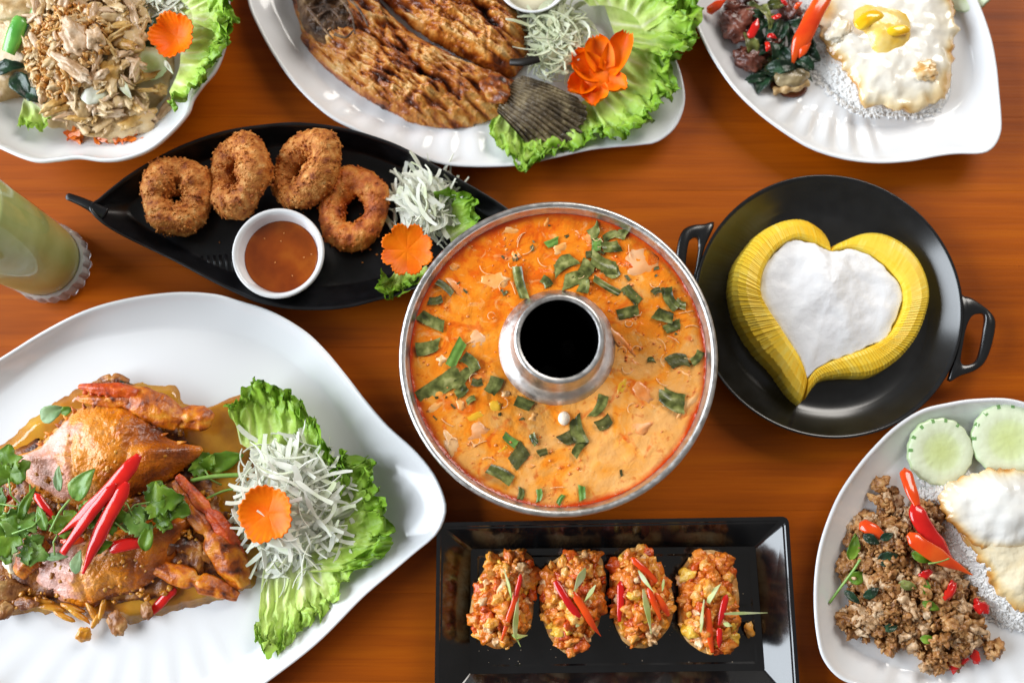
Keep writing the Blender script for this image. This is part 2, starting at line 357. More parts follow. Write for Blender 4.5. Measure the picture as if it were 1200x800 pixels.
# --- round pan with two handles
pan = empty('round_pan', P(972, 356), 'round black cast-iron pan with two looped handles holding the mango heart', 'pan')
zc = .024; pc = P(971.5, 356, zc); pr = (P(1129, 356, zc)-P(814, 356, zc)).length/2
prof = [(.60, 0), (.66, .0), (.95, .016), (.995, zc-.002), (1.0, zc-.0006), (.992, zc), (.978, zc-.0008), (.965, zc-.0024), (.92, .0170), (.86, .0115), (.80, .0076), (.755, .0060), (.71, .0056), (.4, .0055), (.1, .0055)]
rings = [[Vector((pc.x+pr*f*math.cos(6.2832*k/160), pc.y+pr*f*math.sin(6.2832*k/160), z)) for k in range(160)] for f, z in prof]
V, F = rings_mesh(rings, True, True); mk('pan_body', V, F, IRON, parent=pan)
def handle(out_px, hole_px, z, th=.006):
    no = 96
    oo = px_outline(out_px, z, 10); hh = px_outline(hole_px, z, 10)
    c = sum(hh, Vector())/len(hh); ro, rh = polar(oo, c, no), polar(hh, c, no); rgs = []
    for f, dz in ((0, -.0015), (0, -th+.0015), (.12, -th), (.88, -th), (1, -th+.0015), (1, -.0015), (.85, 0), (.15, 0), (0, -.0015)):
        rgs.append([Vector((c.x+lerp(rh[k], ro[k], f)*math.cos(6.2832*k/no), c.y+lerp(rh[k], ro[k], f)*math.sin(6.2832*k/no), z+dz)) for k in range(no)])
    V, F = rings_mesh(rgs, False, False); mk('handle', V, F, IRON, parent=pan)
handle([(1124.5, 346), (1131, 346.5), (1140, 349), (1157, 361), (1166, 371), (1167.5, 382), (1163, 405), (1155, 424), (1143, 434), (1126, 440), (1112, 446), (1121, 415), (1126, 385)],
       [(1139, 371), (1147, 367), (1155, 369), (1154, 385), (1150, 408), (1145, 422), (1135, 427), (1127, 424), (1129, 405), (1133, 385)], .0225)
handle([(838, 261), (825, 262), (811, 263.5), (800, 270), (794.5, 286), (793, 305), (797, 330), (812, 345), (818.5, 320), (826, 290)],
       [(807, 286), (811, 279), (817, 278), (819, 286), (817, 305), (813, 322), (806, 325), (804, 310)], .0225)
# --- soup pot with a chimney
STEEL = M('brushed_aluminium', [(.35, '#cbc8c5'), (.65, '#e2e0de')], scale=120, rough=.38, metal=1, bump=.05, bscale=500, rvar=.08)
pot = empty('chimney_soup_pot', P(652, 430), 'round aluminium hot pot with a central chimney full of orange soup', 'pot')
zr = .085; pcn = P(654.5, 416.5, zr); prr = (P(841.5, 416.5, zr)-P(467.5, 416.5, zr)).length/2
ZS = .076
def lathe(prof, c, n=192):
    return rings_mesh([[Vector((c.x+r*math.cos(6.2832*k/n), c.y+r*math.sin(6.2832*k/n), z)) for k in range(n)] for r, z in prof], False, False)
V, F = lathe([(.05, .0), (.075, .0), (.085, .01), (prr-.022, .045), (prr-.0065, .075), (prr-.0045, .0815)], pcn); mk('bowl_outside', V, F, STEEL, parent=pot)
V, F = lathe([(prr-.0045, .0815), (prr-.001, .0822), (prr, .0838), (prr-.0006, .0852), (prr-.0022, .0858), (prr-.0042, .0852), (prr-.0052, .0838), (prr-.0058, .081)], pcn); mk('rolled_rim', V, F, STEEL, parent=pot)
V, F = lathe([(prr-.0058, .081), (prr-.0075, .077), (prr-.010, .07), (prr-.03, .045), (.07, .03), (.03, .03)], pcn); mk('bowl_inside', V, F, STEEL, parent=pot)
ch = P(651.5, 409.5, ZS)
CHB = (P(718.5, 409, ZS)-P(584.5, 409, ZS)).length/2
zt = .116; ct_ = P(655.5, 391, zt); rt = (P(703.5, 391, zt)-P(608.5, 391, zt)).length/2
ch = Vector((ct_.x, lerp(ch.y, ct_.y, .35), ZS)); ct_ = Vector((ch.x, ch.y, zt))
V, F = lathe([(CHB+.004, ZS-.012), (CHB+.001, ZS), (CHB-.003, ZS+.003), (rt+.0095, ZS+.0055), (rt+.0066, ZS+.0072), (rt+.0052, ZS+.0105), (rt+.0034, zt-.007), (rt+.0028, zt-.0035), (rt+.0037, zt-.002), (rt+.0034, zt-.0006), (rt+.0016, zt), (rt-.0005, zt-.001)], ch, 128); mk('chimney', V, F, STEEL, parent=pot)
FLUE_BLACK = M('dull_black_metal', '#030303', rough=.9, spec=0)  # near-black colour without specular for the inside of the flue
V, F = lathe([(rt-.001, zt-.0008), (rt-.0015, zt-.003), (rt-.001, .06), (rt-.001, .034), (.001, .034)], ch, 96); mk('chimney_flue', V, F, FLUE_BLACK, parent=pot)
COAL = M('grey_charcoal', [(.4, '#0c0b0b'), (.7, '#262524')], scale=200, rough=.9)
for k, (dx, dy, r) in enumerate([(-.006, -.018, .010), (.010, .004, .009)]):
    V, F = blob_vf((ch.x+dx, ch.y+dy, .038), (r, r*.8, r*.7), (k, k*2, k), .3, 1.4, k, 2); mk('charcoal_lump', V, F, COAL, parent=pot, flat=True)
# --- dipping sauce cup
zc2 = .04; cc2 = P(325.5, 296, zc2); cr = (P(380, 296, zc2)-P(271, 296, zc2)).length/2
V, F = lathe([(.001, .009), (cr*.72, .009), (cr*.80, .012), (cr*.97, .034), (cr*.995, .0375), (cr*.985, .0395), (cr*.955, .0402), (cr*.90, .0392), (cr*.86, .036), (cr*.80, .026), (cr*.68, .0125), (.001, .0115)], cc2, 128)
mk('sauce_cup', V, F, WHITE, label='small round white cup of dipping sauce on the black leaf dish', cat='cup')
# --- little bowl half seen at the top edge of the fish platter
cb3 = P(624, -26, .038); rb3 = .032
V, F = lathe([(.001, .011), (rb3*.6, .011), (rb3*.97, .035), (rb3, .0375), (rb3*.97, .0385), (rb3*.92, .037), (rb3*.6, .016), (.001, .015)], cb3, 96)
mk('dip_bowl', V, F, WHITE, label='edge of a small white dip bowl at the top of the fish platter', cat='bowl')
# --- fluted glass of milk tea
gl = empty('tumbler', P(62, 312), 'clear fluted tumbler leaning out of the left edge, holding green milk tea', 'glass')
def glass_mat():
    m = bpy.data.materials.new('whitened_glass'); m.use_nodes = True; b = m.node_tree.nodes['Principled BSDF']
    b.inputs['Base Color'].default_value = (.96, .98, .98, 1); b.inputs['Roughness'].default_value = .08; b.inputs['IOR'].default_value = 1.48; b.inputs['Transmission Weight'].default_value = .6  # diffuse white share stands in for bright light scattered in the thick base
    return m
GLASS = glass_mat(); gc = P(63, 311, 0); gr = 47*PX
NG = 88
def thin_glass():
    m = bpy.data.materials.new('thin_clear_glass'); m.use_nodes = True; nt = m.node_tree; N = nt.nodes; K = nt.links
    N.remove(N['Principled BSDF']); t = N.new('ShaderNodeBsdfTransparent'); t.inputs[0].default_value = (.99, 1, .99, 1)
    g = N.new('ShaderNodeBsdfGlossy'); g.inputs['Roughness'].default_value = .04; lw = N.new('ShaderNodeLayerWeight'); pw = N.new('ShaderNodeMath'); pw.operation = 'POWER'; pw.inputs[1].default_value = 4; K.new(lw.outputs['Facing'], pw.inputs[0]); fr = N.new('ShaderNodeMath'); fr.operation = 'MULTIPLY_ADD'; fr.inputs[1].default_value = .5; fr.inputs[2].default_value = .04; K.new(pw.outputs[0], fr.inputs[0])
    mx = N.new('ShaderNodeMixShader'); K.new(fr.outputs[0], mx.inputs[0]); K.new(t.outputs[0], mx.inputs[1]); K.new(g.outputs[0], mx.inputs[2])
    K.new(mx.outputs[0], N['Material Output'].inputs['Surface']); return m
THIN = thin_glass()
def flute(k): return abs(math.cos(k/NG*math.pi*22))-.6
def grings(prof): return [[Vector((gc.x+gr*(rr+fl*flute(k))*math.cos(6.2832*k/NG), gc.y+gr*(rr+fl*flute(k))*math.sin(6.2832*k/NG), z)) for k in range(NG)] for z, rr, fl in prof]
V, F = rings_mesh(grings(((0, .80, .0), (.001, .92, .035), (.004, .985, .055), (.010, 1.0, .06), (.016, .99, .055), (.0195, .98, .03), (.0197, .9, 0), (.0165, .86, 0), (.0140, .7, 0), (.0135, .3, 0))), True, True); mk('fluted_base', V, F, GLASS, parent=gl, flat=True)
V, F = rings_mesh(grings(((.0199, .98, .03), (.026, .975, .022), (.034, .97, .012), (.05, .98, 0), (.09, 1.02, 0), (.185, 1.10, 0), (.187, 1.09, 0), (.185, 1.08, 0))), False, False); mk('glass_wall', V, F, THIN, parent=gl)
TEA = M('green_milk_tea', [(.35, '#a3ab62'), (.65, '#b8c07e')], scale=25, rough=.3)
V, F = rings_mesh([[Vector((gc.x+gr*rr*math.cos(6.2832*k/96), gc.y+gr*rr*math.sin(6.2832*k/96), z)) for k in range(96)] for z, rr in ((.0138, .28), (.0143, .68), (.0168, .835), (.0203, .88), (.03, .925), (.05, .955), (.09, 1.0), (.168, 1.066), (.1685, 1.0), (.1685, .2))], True, True)
mk('milk_tea', V, F, TEA, label='pale green milk tea filling the fluted tumbler', cat='drink')
ICE = M('clear_ice', '#e8f0e2', rough=.2)
for k, (x, y) in enumerate(((-.012, .01), (.014, -.006), (-.004, -.018))):
    blob('ice_cube', (gc.x+x, gc.y+y, .167), (.011, .010, .009), ICE, (k, .4*k, k*.7), .12, 1.2, k, 2, label=['ice cube near the tumbler\'s back wall', 'ice cube nearest the table middle in the tumbler', 'ice cube nearest the camera in the tumbler'][k], cat='ice cube', group='ice in the tumbler')
# ================================================================== food makers
def attr_mat(name, cols, rough=.5, trans=0., nscale=80, namp=.25, bump=0., bscale=250, coat=0., sss=0., spec=.4):
    """colour that runs along the piece's own 'k' value (rib to margin, flesh to skin), broken up by noise"""
    m = bpy.data.materials.new(name); m.use_nodes = True; nt = m.node_tree; N = nt.nodes; K = nt.links; b = N['Principled BSDF']
    a = N.new('ShaderNodeAttribute'); a.attribute_name = 'k'; g = N.new('ShaderNodeNewGeometry')
    t = N.new('ShaderNodeTexNoise'); t.inputs['Scale'].default_value = nscale; t.inputs['Detail'].default_value = 4; K.new(g.outputs['Position'], t.inputs['Vector'])
    ma = N.new('ShaderNodeMath'); ma.operation = 'MULTIPLY_ADD'; ma.inputs[1].default_value = namp*2; K.new(t.outputs['Fac'], ma.inputs[0])
    sb = N.new('ShaderNodeMath'); sb.operation = 'SUBTRACT'; sb.inputs[1].default_value = namp; K.new(a.outputs['Fac'], sb.inputs[0]); K.new(sb.outputs[0], ma.inputs[2])
    r = N.new('ShaderNodeValToRGB'); e = r.color_ramp.elements
    while len(e) < len(cols): e.new(.5)
    for el, (p, c) in zip(e, cols): el.position = p; el.color = H(c)
    K.new(ma.outputs[0], r.inputs[0]); K.new(r.outputs[0], b.inputs['Base Color'])
    b.inputs['Roughness'].default_value = rough; b.inputs['Specular IOR Level'].default_value = spec
    if coat: b.inputs['Coat Weight'].default_value = coat; b.inputs['Coat Roughness'].default_value = .1
    if sss: b.inputs['Subsurface Weight'].default_value = sss; b.inputs['Subsurface Scale'].default_value = .004
    if bump:
        t2 = N.new('ShaderNodeTexNoise'); t2.inputs['Scale'].default_value = bscale; K.new(g.outputs['Position'], t2.inputs['Vector'])
        bp = N.new('ShaderNodeBump'); bp.inputs['Strength'].default_value = bump; bp.inputs['Distance'].default_value = .002
        K.new(t2.outputs['Fac'], bp.inputs['Height']); K.new(bp.outputs[0], b.inputs['Normal'])
    if trans:
        tl = N.new('ShaderNodeBsdfTranslucent'); mx = N.new('ShaderNodeMixShader'); mx.inputs[0].default_value = trans
        K.new(r.outputs[0], tl.inputs[0]); K.new(b.outputs[0], mx.inputs[1]); K.new(tl.outputs[0], mx.inputs[2]); K.new(mx.outputs[0], N['Material Output'].inputs['Surface'])
    return m
LETTUCE = attr_mat('frilly_lettuce', [(.0, '#ebf2c0'), (.3, '#cfe382'), (.6, '#b4d460'), (.85, '#96c03c'), (1., '#74a026')], rough=.42, trans=.14, nscale=75, namp=.2, bump=.35, bscale=300)
CABBAGE = M('white_cabbage', [(.28, '#e0e9bd'), (.45, '#f1f3e2'), (.7, '#fafaf2')], scale=45, rough=.5, trans=.2, jitter=.7, spec=.3)
CABBAGE_P = M('green_papaya_shred', [(.3, '#c9d2a4'), (.55, '#e0e4c6'), (.7, '#eff0e0')], scale=45, rough=.35, trans=.12, jitter=.7)
CARROT = M('carrot', [(.35, '#f56a00'), (.65, '#fd8206')], scale=70, rough=.45, bump=.12, bscale=420, spec=.22)
CHILI = M('red_chilli', [(.3, '#b80f10'), (.55, '#d81d16'), (.75, '#e8361a')], scale=40, rough=.16, coat=.5, jitter=.5)
CHILI_O = M('orange_red_chilli', [(.3, '#dc3a0c'), (.55, '#ee5411'), (.75, '#f36a1e')], scale=40, rough=.18, coat=.5, jitter=.5)
HERB = M('dark_cooked_herb', [(.32, '#363b17'), (.46, '#5f6430'), (.56, '#808446'), (.7, '#b0ae6e')], scale=110, stretch=(1, 1, 1), rough=.26, bump=.18, bscale=300, jitter=.6)
HERB_G = M('bright_green_herb', [(.3, '#5c8a34'), (.55, '#7ea64a'), (.75, '#a9c674')], scale=90, rough=.32, trans=.2, bump=.2, bscale=350, jitter=.6)
HERB_B = M('olive_brown_herb', [(.3, '#3d3d1c'), (.55, '#5c5c2a'), (.75, '#77713a')], scale=130, rough=.4, bump=.35, bscale=420, jitter=.6)
HERB_D = M('wilted_basil', [(.3, '#13251a'), (.55, '#1f3b25'), (.75, '#35563a')], scale=130, rough=.3, bump=.4, bscale=380, jitter=.6)
CORI = M('fresh_coriander', [(.3, '#4a7016'), (.5, '#699020'), (.7, '#93b53e')], scale=70, rough=.4, trans=.25, bump=.2, bscale=300, jitter=.6)
CORI_P = M('pale_leaf_back', [(.3, '#769c62'), (.6, '#a3c08c')], scale=70, rough=.45, trans=.25, bump=.2, bscale=300)
STEM = M('green_stem', [(.3, '#6d9a3c'), (.7, '#9dbf66')], scale=70, rough=.35)
def lettuce(name, inner, outer, zi, zo, label, amp=.007, waves=26, parent=None, seed=0, nv=30, nu=None, group=None, cat='lettuce leaf', base=.0, tear=.006, rise=.006):
    I = catmull([P(a, b, zi) for a, b in inner], 12, False); O = catmull([P(a, b, zo) for a, b in outer], 12, False)
    L = sum((O[i+1]-O[i]).length for i in range(len(O)-1)); nu = nu or int(L/.0007)
    def samp(A, t):
        f = t*(len(A)-1); i = min(int(f), len(A)-2); return A[i].lerp(A[i+1], f-i)
    rows = []; att = []
    for j in range(nv+1):
        v = j/nv; row = []
        for i in range(nu+1):
            s = i/nu; a, b = samp(I, s), samp(O, s); p = a.lerp(b, v)
            T = samp(O, min(1, s+.01))-samp(O, max(0, s-.01)); T = T.normalized(); N2 = (b-a); N2.z = 0; N2 = N2.normalized() if N2.length > 1e-6 else Vector((0, 1, 0))
            q = max(0, (v-.3)/.7); e = sstep(0, 1, q); D = (b-a).length*v; x, y = s*L, D
            w = .0075; w2 = .0034; w3 = .0016
            A1 = amp*e; A2 = amp*.62*e*q; A3 = amp*.3*q*e
            def n3(o): return A1*nz((x/w, y/w*.7, o), 1, seed)+A2*nz((x/w2, y/w2*.8, o+4), 1, seed)+A3*nz((x/w3, y/w3, o+8), 1, seed)
            z = 1.5*n3(0)+rise*e*.8+.0016*math.sin(x/.016*6.28+3*nz((x*40, y*30, 1), 1, seed))*(1-e)*sstep(0, .3, v)
            fold = A1*.25*math.sin(x/.011*6.28+4*nz((x*50, 0, 1), 1, seed))*q
            nn = nz((x/w2, y/w2*.8, 4), 1, seed)
            row.append(p+T*(1.1*n3(20))+N2*(1.0*n3(40)+tear*q*nz((x*60, 0, 3), 1, seed))+Vector((0, 0, max(z+fold, -.004)+.004)))
            rib = abs(math.sin(x/.022*3.14+nz((x*25, 0, 3), 1, seed)*1.5))
            att.append(min(1, max(0, base+.72*v+.22*e*nn-.22*(1-e)*(1-rib)**3*2)))
        rows.append(row)
    V, F = grid_mesh(rows)
    return mk(name, V, F, LETTUCE, label=label, cat=cat, group=group, attr=att, parent=parent)
def ribbon_vf(pts, wid, th, side):
    """flat strip along pts; side = preferred width direction"""
    rings = []; L = len(pts)
    for i, p in enumerate(pts):
        t = i/(L-1); d = (pts[min(i+1, L-1)]-pts[max(i-1, 0)]).normalized(); s = side-d*side.dot(d)
        s = s.normalized() if s.length > 1e-5 else d.orthogonal().normalized()
        q = d.cross(s); h = (wid(t) if callable(wid) else wid)/2
        rings.append([p-s*h-q*th/2, p+s*h-q*th/2, p+s*h+q*th/2, p-s*h+q*th/2])
    return rings_mesh(rings, True, True)
def shreds(name, label, c_px, rx, ry, z0, h, n, mat, seed, wid=(.0016, .0042), ln=(.018, .05), cat='shredded cabbage', rot=0., group=None, curl=1.0, bias=None, fringe=.35):
    rr = random.Random(seed); c = P(c_px[0], c_px[1], z0)
    T = empty(name, c, label, cat, group)
    protos = []
    for k in range(26):
        L = rr.uniform(*ln); w = rr.uniform(*wid)*(2.3 if k % 7 == 3 else 1); bend = rr.choice((-1, 1))*rr.uniform(.2, 2.6)*curl; N = 9; pts = []; a = -bend/2; x = y = z = 0
        lift = rr.uniform(-.3, .5)*curl
        for i in range(N):
            pts.append(Vector((x, y, z))); x += math.cos(a)*L/N; y += math.sin(a)*L/N; z += math.sin(i/N*3.1)*lift*L/N*.5; a += bend/N
        m = sum(pts, Vector())/N; pts = [p-m for p in pts]; tp = rr.uniform(.2, .8)
        sd = Vector((rr.uniform(-.6, .6), rr.uniform(-.6, .6), rr.uniform(-.1, 1))) if rr.random() < .22 else Vector((-math.sin(0), 1, rr.uniform(-.3, .3)))
        V, F = ribbon_vf(pts, lambda t: w*(tp+(1-tp)*math.sin(math.pi*min(1, t*.9+.08)))*(1+.25*math.sin(t*9+k)), rr.uniform(.0004, .0008), sd)
        me = bpy.data.meshes.new('shred'); me.from_pydata(V, [], F); me.materials.append(mat); protos.append(me)
    cr, sr = math.cos(rot), math.sin(rot)
    V, F = blob_vf((c.x, c.y, z0), (rx*PX*.62, ry*PX*.62, h*.62), (0, 0, rot), .22, 2.2, seed, 3); mk('packed_core', V, F, mat, parent=T)
    for k in range(n):
        f = k/n; a = rr.uniform(0, 6.2832); q = math.sqrt(rr.random())*lerp(1.0, .62, f)*(1+fringe*(rr.random()-.6))
        ex, ey = q*math.cos(a)*rx*PX, -q*math.sin(a)*ry*PX
        x, y = c.x+ex*cr-ey*sr, c.y+ex*sr+ey*cr
        z = z0+.0015+h*f*max(0., 1-q*q*.9)
        th = rr.uniform(0, 6.28) if bias is None or rr.random() < .35 else bias+rr.uniform(-.5, .5)
        place('shred', rr.choice(protos), (x, y, z), (rr.uniform(-.35, .35), rr.uniform(-.3, .3), th), rr.uniform(.8, 1.25), parent=T)
    return T
def chili(name, pts, wid, label, mat=CHILI, cat='chilli strip', group=None, th=.42, tip=.15, tail=.6, seed=0, parent=None):
    """strip of cut chilli: pts are (px, py, z)"""
    c = catmull([P(*p) for p in pts], 10, False)
    V, F = tube_vf(c, lambda t: wid/2*PX*max(.06, min(lerp(tail, 1, sstep(0, .18, t)), lerp(tip, 1, sstep(0, .42, 1-t)))), 12, th)
    V = [v+Vector((nz(v, 90, seed), nz(v, 90, seed+3), nz(v, 90, seed+6)*.6))*.0006 for v in V]
    return mk(name, V, F, mat, label=label, cat=cat, group=group, parent=parent)
def leaf_vf(L, W, curl=.25, fold=.2, point=1.0, jag=0., seed=0, nl=14, nw=8, th=.0005):
    rows = []
    for i in range(nl+1):
        t = i/nl; w = W/2*(math.sin(math.pi*min(1, t**.8*.97+.02))**.75)*(1-.25*point*t)
        row = []
        for j in range(nw+1):
            s = j/nw*2-1; ww = w*(1+jag*(nz((t*7, s*2, 0), 1, seed)))
            x = (t-.5)*L; y = s*ww
            z = -curl*L*(t-.5)**2*2+fold*abs(s)*ww+.12*L*nz((t*2.5, s*1.3, 3), 1, seed)*.6
            row.append(Vector((x, y, z)))
        rows.append(row)
    V, F = grid_mesh(rows); n = len(V); V = V+[v-Vector((0, 0, th)) for v in V]
    nw1 = nw+1; F2 = F+[tuple(i+n for i in reversed(f)) for f in F]
    edge = [i for i in range(nw1)]+[r*nw1+nw for r in range(1, nl+1)]+[nl*nw1+j for j in range(nw-1, -1, -1)]+[r*nw1 for r in range(nl-1, 0, -1)]
    for a, b in zip(edge, edge[1:]+edge[:1]): F2.append((b, a, a+n, b+n))
    return V, F2
def cutleaf_vf(L, W, seed=0, wav=.0016, th=.0005, nl=12, nw=7):
    """a chopped piece of blade leaf: uneven four-sided sheet with pleats"""
    rr = random.Random(seed*13+5); k = [rr.uniform(.75, 1.1) for _ in range(4)]; sl = [rr.uniform(-.25, .25)*W for _ in range(2)]; rows = []
    bow = rr.uniform(-.25, .25)*W; tw = rr.uniform(-.5, .5)
    for i in range(nl+1):
        t = i/nl; row = []; wl, wr = lerp(k[0], k[1], t), lerp(k[2], k[3], t)
        for j in range(nw+1):
            q = j/nw*2-1; x = (t-.5)*L+lerp(sl[0], sl[1], t)*q+.06*W*nz((t*5, q*5, 0), 1, seed+9); y = q*W/2*(wl if q < 0 else wr)*(1+.08*nz((t*6, q*3, 1), 1, seed))+bow*math.sin(t*3.1416)
            z = wav*(.7*math.sin(q*5+seed)+.9*nz((t*4, q*2, 0), 1, seed))+tw*(t-.5)*q*W*.3
            row.append(Vector((x, y, z)))
        rows.append(row)
    V, F = grid_mesh(rows); n = len(V); V = V+[v-Vector((0, 0, th)) for v in V]
    return V, F+[tuple(i+n for i in reversed(f)) for f in F]
def leaf(name, px, py, z, L, W, ang, label, mat=CORI, curl=.25, fold=.2, point=1., jag=.15, tilt=0., roll=0., seed=0, cat='leaf', group=None, parent=None):
    """leaf lying at a pixel; L and W in photo pixels, ang in degrees (anticlockwise from right)"""
    V, F = leaf_vf(L*PX, W*PX, curl, fold, point, jag, seed)
    Mx = Euler((roll, tilt, math.radians(ang))).to_matrix(); c = P(px, py, z)
    return mk(name, [Mx @ v+c for v in V], F, mat, label=label, cat=cat, group=group, parent=parent)
def cori_leaf(name, px, py, z, size, ang, label, mat=CORI, seed=0, tilt=0., roll=0., stem=None, cat='coriander leaf', group=None):
    """three-lobed leaf with a stalk"""
    c = P(px, py, z); T = empty(name, c, label, cat, group); s = size*PX*1.22
    for k, (da, l) in enumerate(((0, 1.0), (58, .72), (-58, .72))):
        V, F = leaf_vf(s*l*.68, s*l*.56, .35, .12, .2, .7, seed+k, 18, 10)
        a = math.radians(ang+da); Mx = Euler((roll, tilt, a)).to_matrix()
        off = Vector((math.cos(a), math.sin(a), 0))*s*l*.28
        mk('lobe', [Mx @ v+c+off for v in V], F, mat, parent=T)
    a = math.radians(ang+180+20*nz((seed, 1, 2))); e = stem or (.6*s)
    V, F = tube_vf([c, c+Vector((math.cos(a), math.sin(a), 0))*e*.5+Vector((0, 0, -.001)), c+Vector((math.cos(a+.3), math.sin(a+.3), 0))*e+Vector((0, 0, -.004))], .0007, 6); mk('stalk', V, F, STEM, parent=T)
    return T
def carrot_flower(name, px, py, z, r, label, petals=6, tilt=(0, 0), rot=0., cup=.55, seed=0, cut=.28, cat='carrot flower', th=.0016, group=None):
    """thin carved carrot blossom: cupped disc with notched petals"""
    n = 120; m = 12; R_ = r*PX; c = P(px, py, z); Mx = Euler((tilt[0], tilt[1], rot)).to_matrix(); rows = []; att = []
    top, bot = [], []
    for j in range(m+1):
        t = max(.04, j/m)
        for layer, L in ((0, top), (1, bot)):
            row = []
            for k in range(n):
                a = 6.2832*k/n; q = (a*petals/6.2832) % 1; pet = abs(math.sin(math.pi*q))**.55
                rr = R_*t*(1-cut*(1-pet)*t**1.5)*(1+.05*nz((math.cos(a)*2, math.sin(a)*2, 0), 1, seed)+.035*math.sin(a*petals*5)*t**4)
                zz = R_*cup*(t**2.2)+R_*.08*math.sin(a*3+seed)*t**2-R_*.06*(1-pet)*t
                row.append(Mx @ Vector((rr*math.cos(a), rr*math.sin(a), zz-layer*th))+c)
            L.append(row)
    V, F = rings_mesh([bot[0]]+bot[1:]+list(reversed(top)), True, True)
    return mk(name, V, F, CARROT, label=label, cat=cat, group=group)
def protos(name, n, rad, mat, amp=.3, fr=1.3, sub=2, lump=0., seed=0, boxy=False):
    """a few lump meshes to share between alike pieces"""
    out = []; rr = random.Random(seed)
    for k in range(n):
        r = (rad*rr.uniform(.7, 1.25), rad*rr.uniform(.65, 1.05), rad*rr.uniform(.6, .95))
        if boxy:
            V0, F = ico(2); V = []
            for v in V0:
                q = max(abs(v.x), abs(v.y), abs(v.z))**.75; p = v/q*.85
                d = 1+amp*fz(v, fr, seed+k, 2); V.append(Vector((p.x*r[0]*d, p.y*r[1]*d, p.z*r[2]*d)))
        else: V, F = blob_vf((0, 0, 0), r, (0, 0, 0), amp, fr, seed+k*3.7, sub, lump)
        me = bpy.data.meshes.new(name); me.from_pydata(V, [], F); me.polygons.foreach_set('use_smooth', [True]*len(me.polygons)); me.materials.append(mat[k % len(mat)] if isinstance(mat, list) else mat); out.append(me)
    return out
def inside(pt, poly):
    x, y = pt; c = False; j = len(poly)-1
    for i in range(len(poly)):
        a, b = poly[i], poly[j]
        if (a[1] > y) != (b[1] > y) and x < (b[0]-a[0])*(y-a[1])/(b[1]-a[1])+a[0]: c = not c
        j = i
    return c
def edge_dist(pt, poly):
    p = Vector(pt); d = 1e9
    for i in range(len(poly)):
        a, b = Vector(poly[i-1]), Vector(poly[i]); ab = b-a; t = max(0, min(1, (p-a).dot(ab)/max(1e-9, ab.dot(ab)))); d = min(d, (a+ab*t-p).length)
    return d
def scatter(poly, n, seed, sep=0.):
    rr = random.Random(seed); xs = [p[0] for p in poly]; ys = [p[1] for p in poly]; out = []; tries = 0
    while len(out) < n and tries < n*60:
        tries += 1; q = (rr.uniform(min(xs), max(xs)), rr.uniform(min(ys), max(ys)))
        if inside(q, poly) and all((q[0]-o[0])**2+(q[1]-o[1])**2 > sep*sep for o in out[-400:]): out.append(q)
    return out
def rice(name, label, poly_px, z0, h, n, seed, mat, soft=30):
    """heaped rice: a low core with every grain on top of it, joined: nobody could count it"""
    rr = random.Random(seed); dense = [tuple(p)[:2] for p in catmull([(a, b, 0) for a, b in poly_px], 5)]
    parts = []; ol = [P(a, b, z0) for a, b in dense]; cc_ = sum(ol, Vector())/len(ol); rad = polar(ol, cc_, 360)
    def top(x, y):
        k = int(math.degrees(math.atan2(y-cc_.y, x-cc_.x)) % 360); t = min(1, math.hypot(x-cc_.x, y-cc_.y)/rad[k]); return h*(1-t**4)+.0018*fz((x, y, 0), 70, seed, 3)*(1-t**6)
    parts.append(dome_vf(ol, z0, lambda x, y, t: top(x, y), 96, 24, c=cc_))
    g = ico(1)
    for q in scatter(dense, n, seed):
        c = P(q[0], q[1], z0+h*.9); c.z = z0+top(c.x, c.y)+rr.uniform(-.0002, .0002); Mx = Euler((rr.uniform(-.12, .12), rr.uniform(-.12, .12), rr.uniform(0, 6.28))).to_matrix(); L = rr.uniform(.0028, .0040)
        parts.append(([Mx @ Vector((v.x*L, v.y*.0013, v.z*.00045))+c for v in g[0]], g[1]))
    V, F = merge(parts)
    return mk(name, V, F, mat, label=label, cat='rice', kind='stuff')
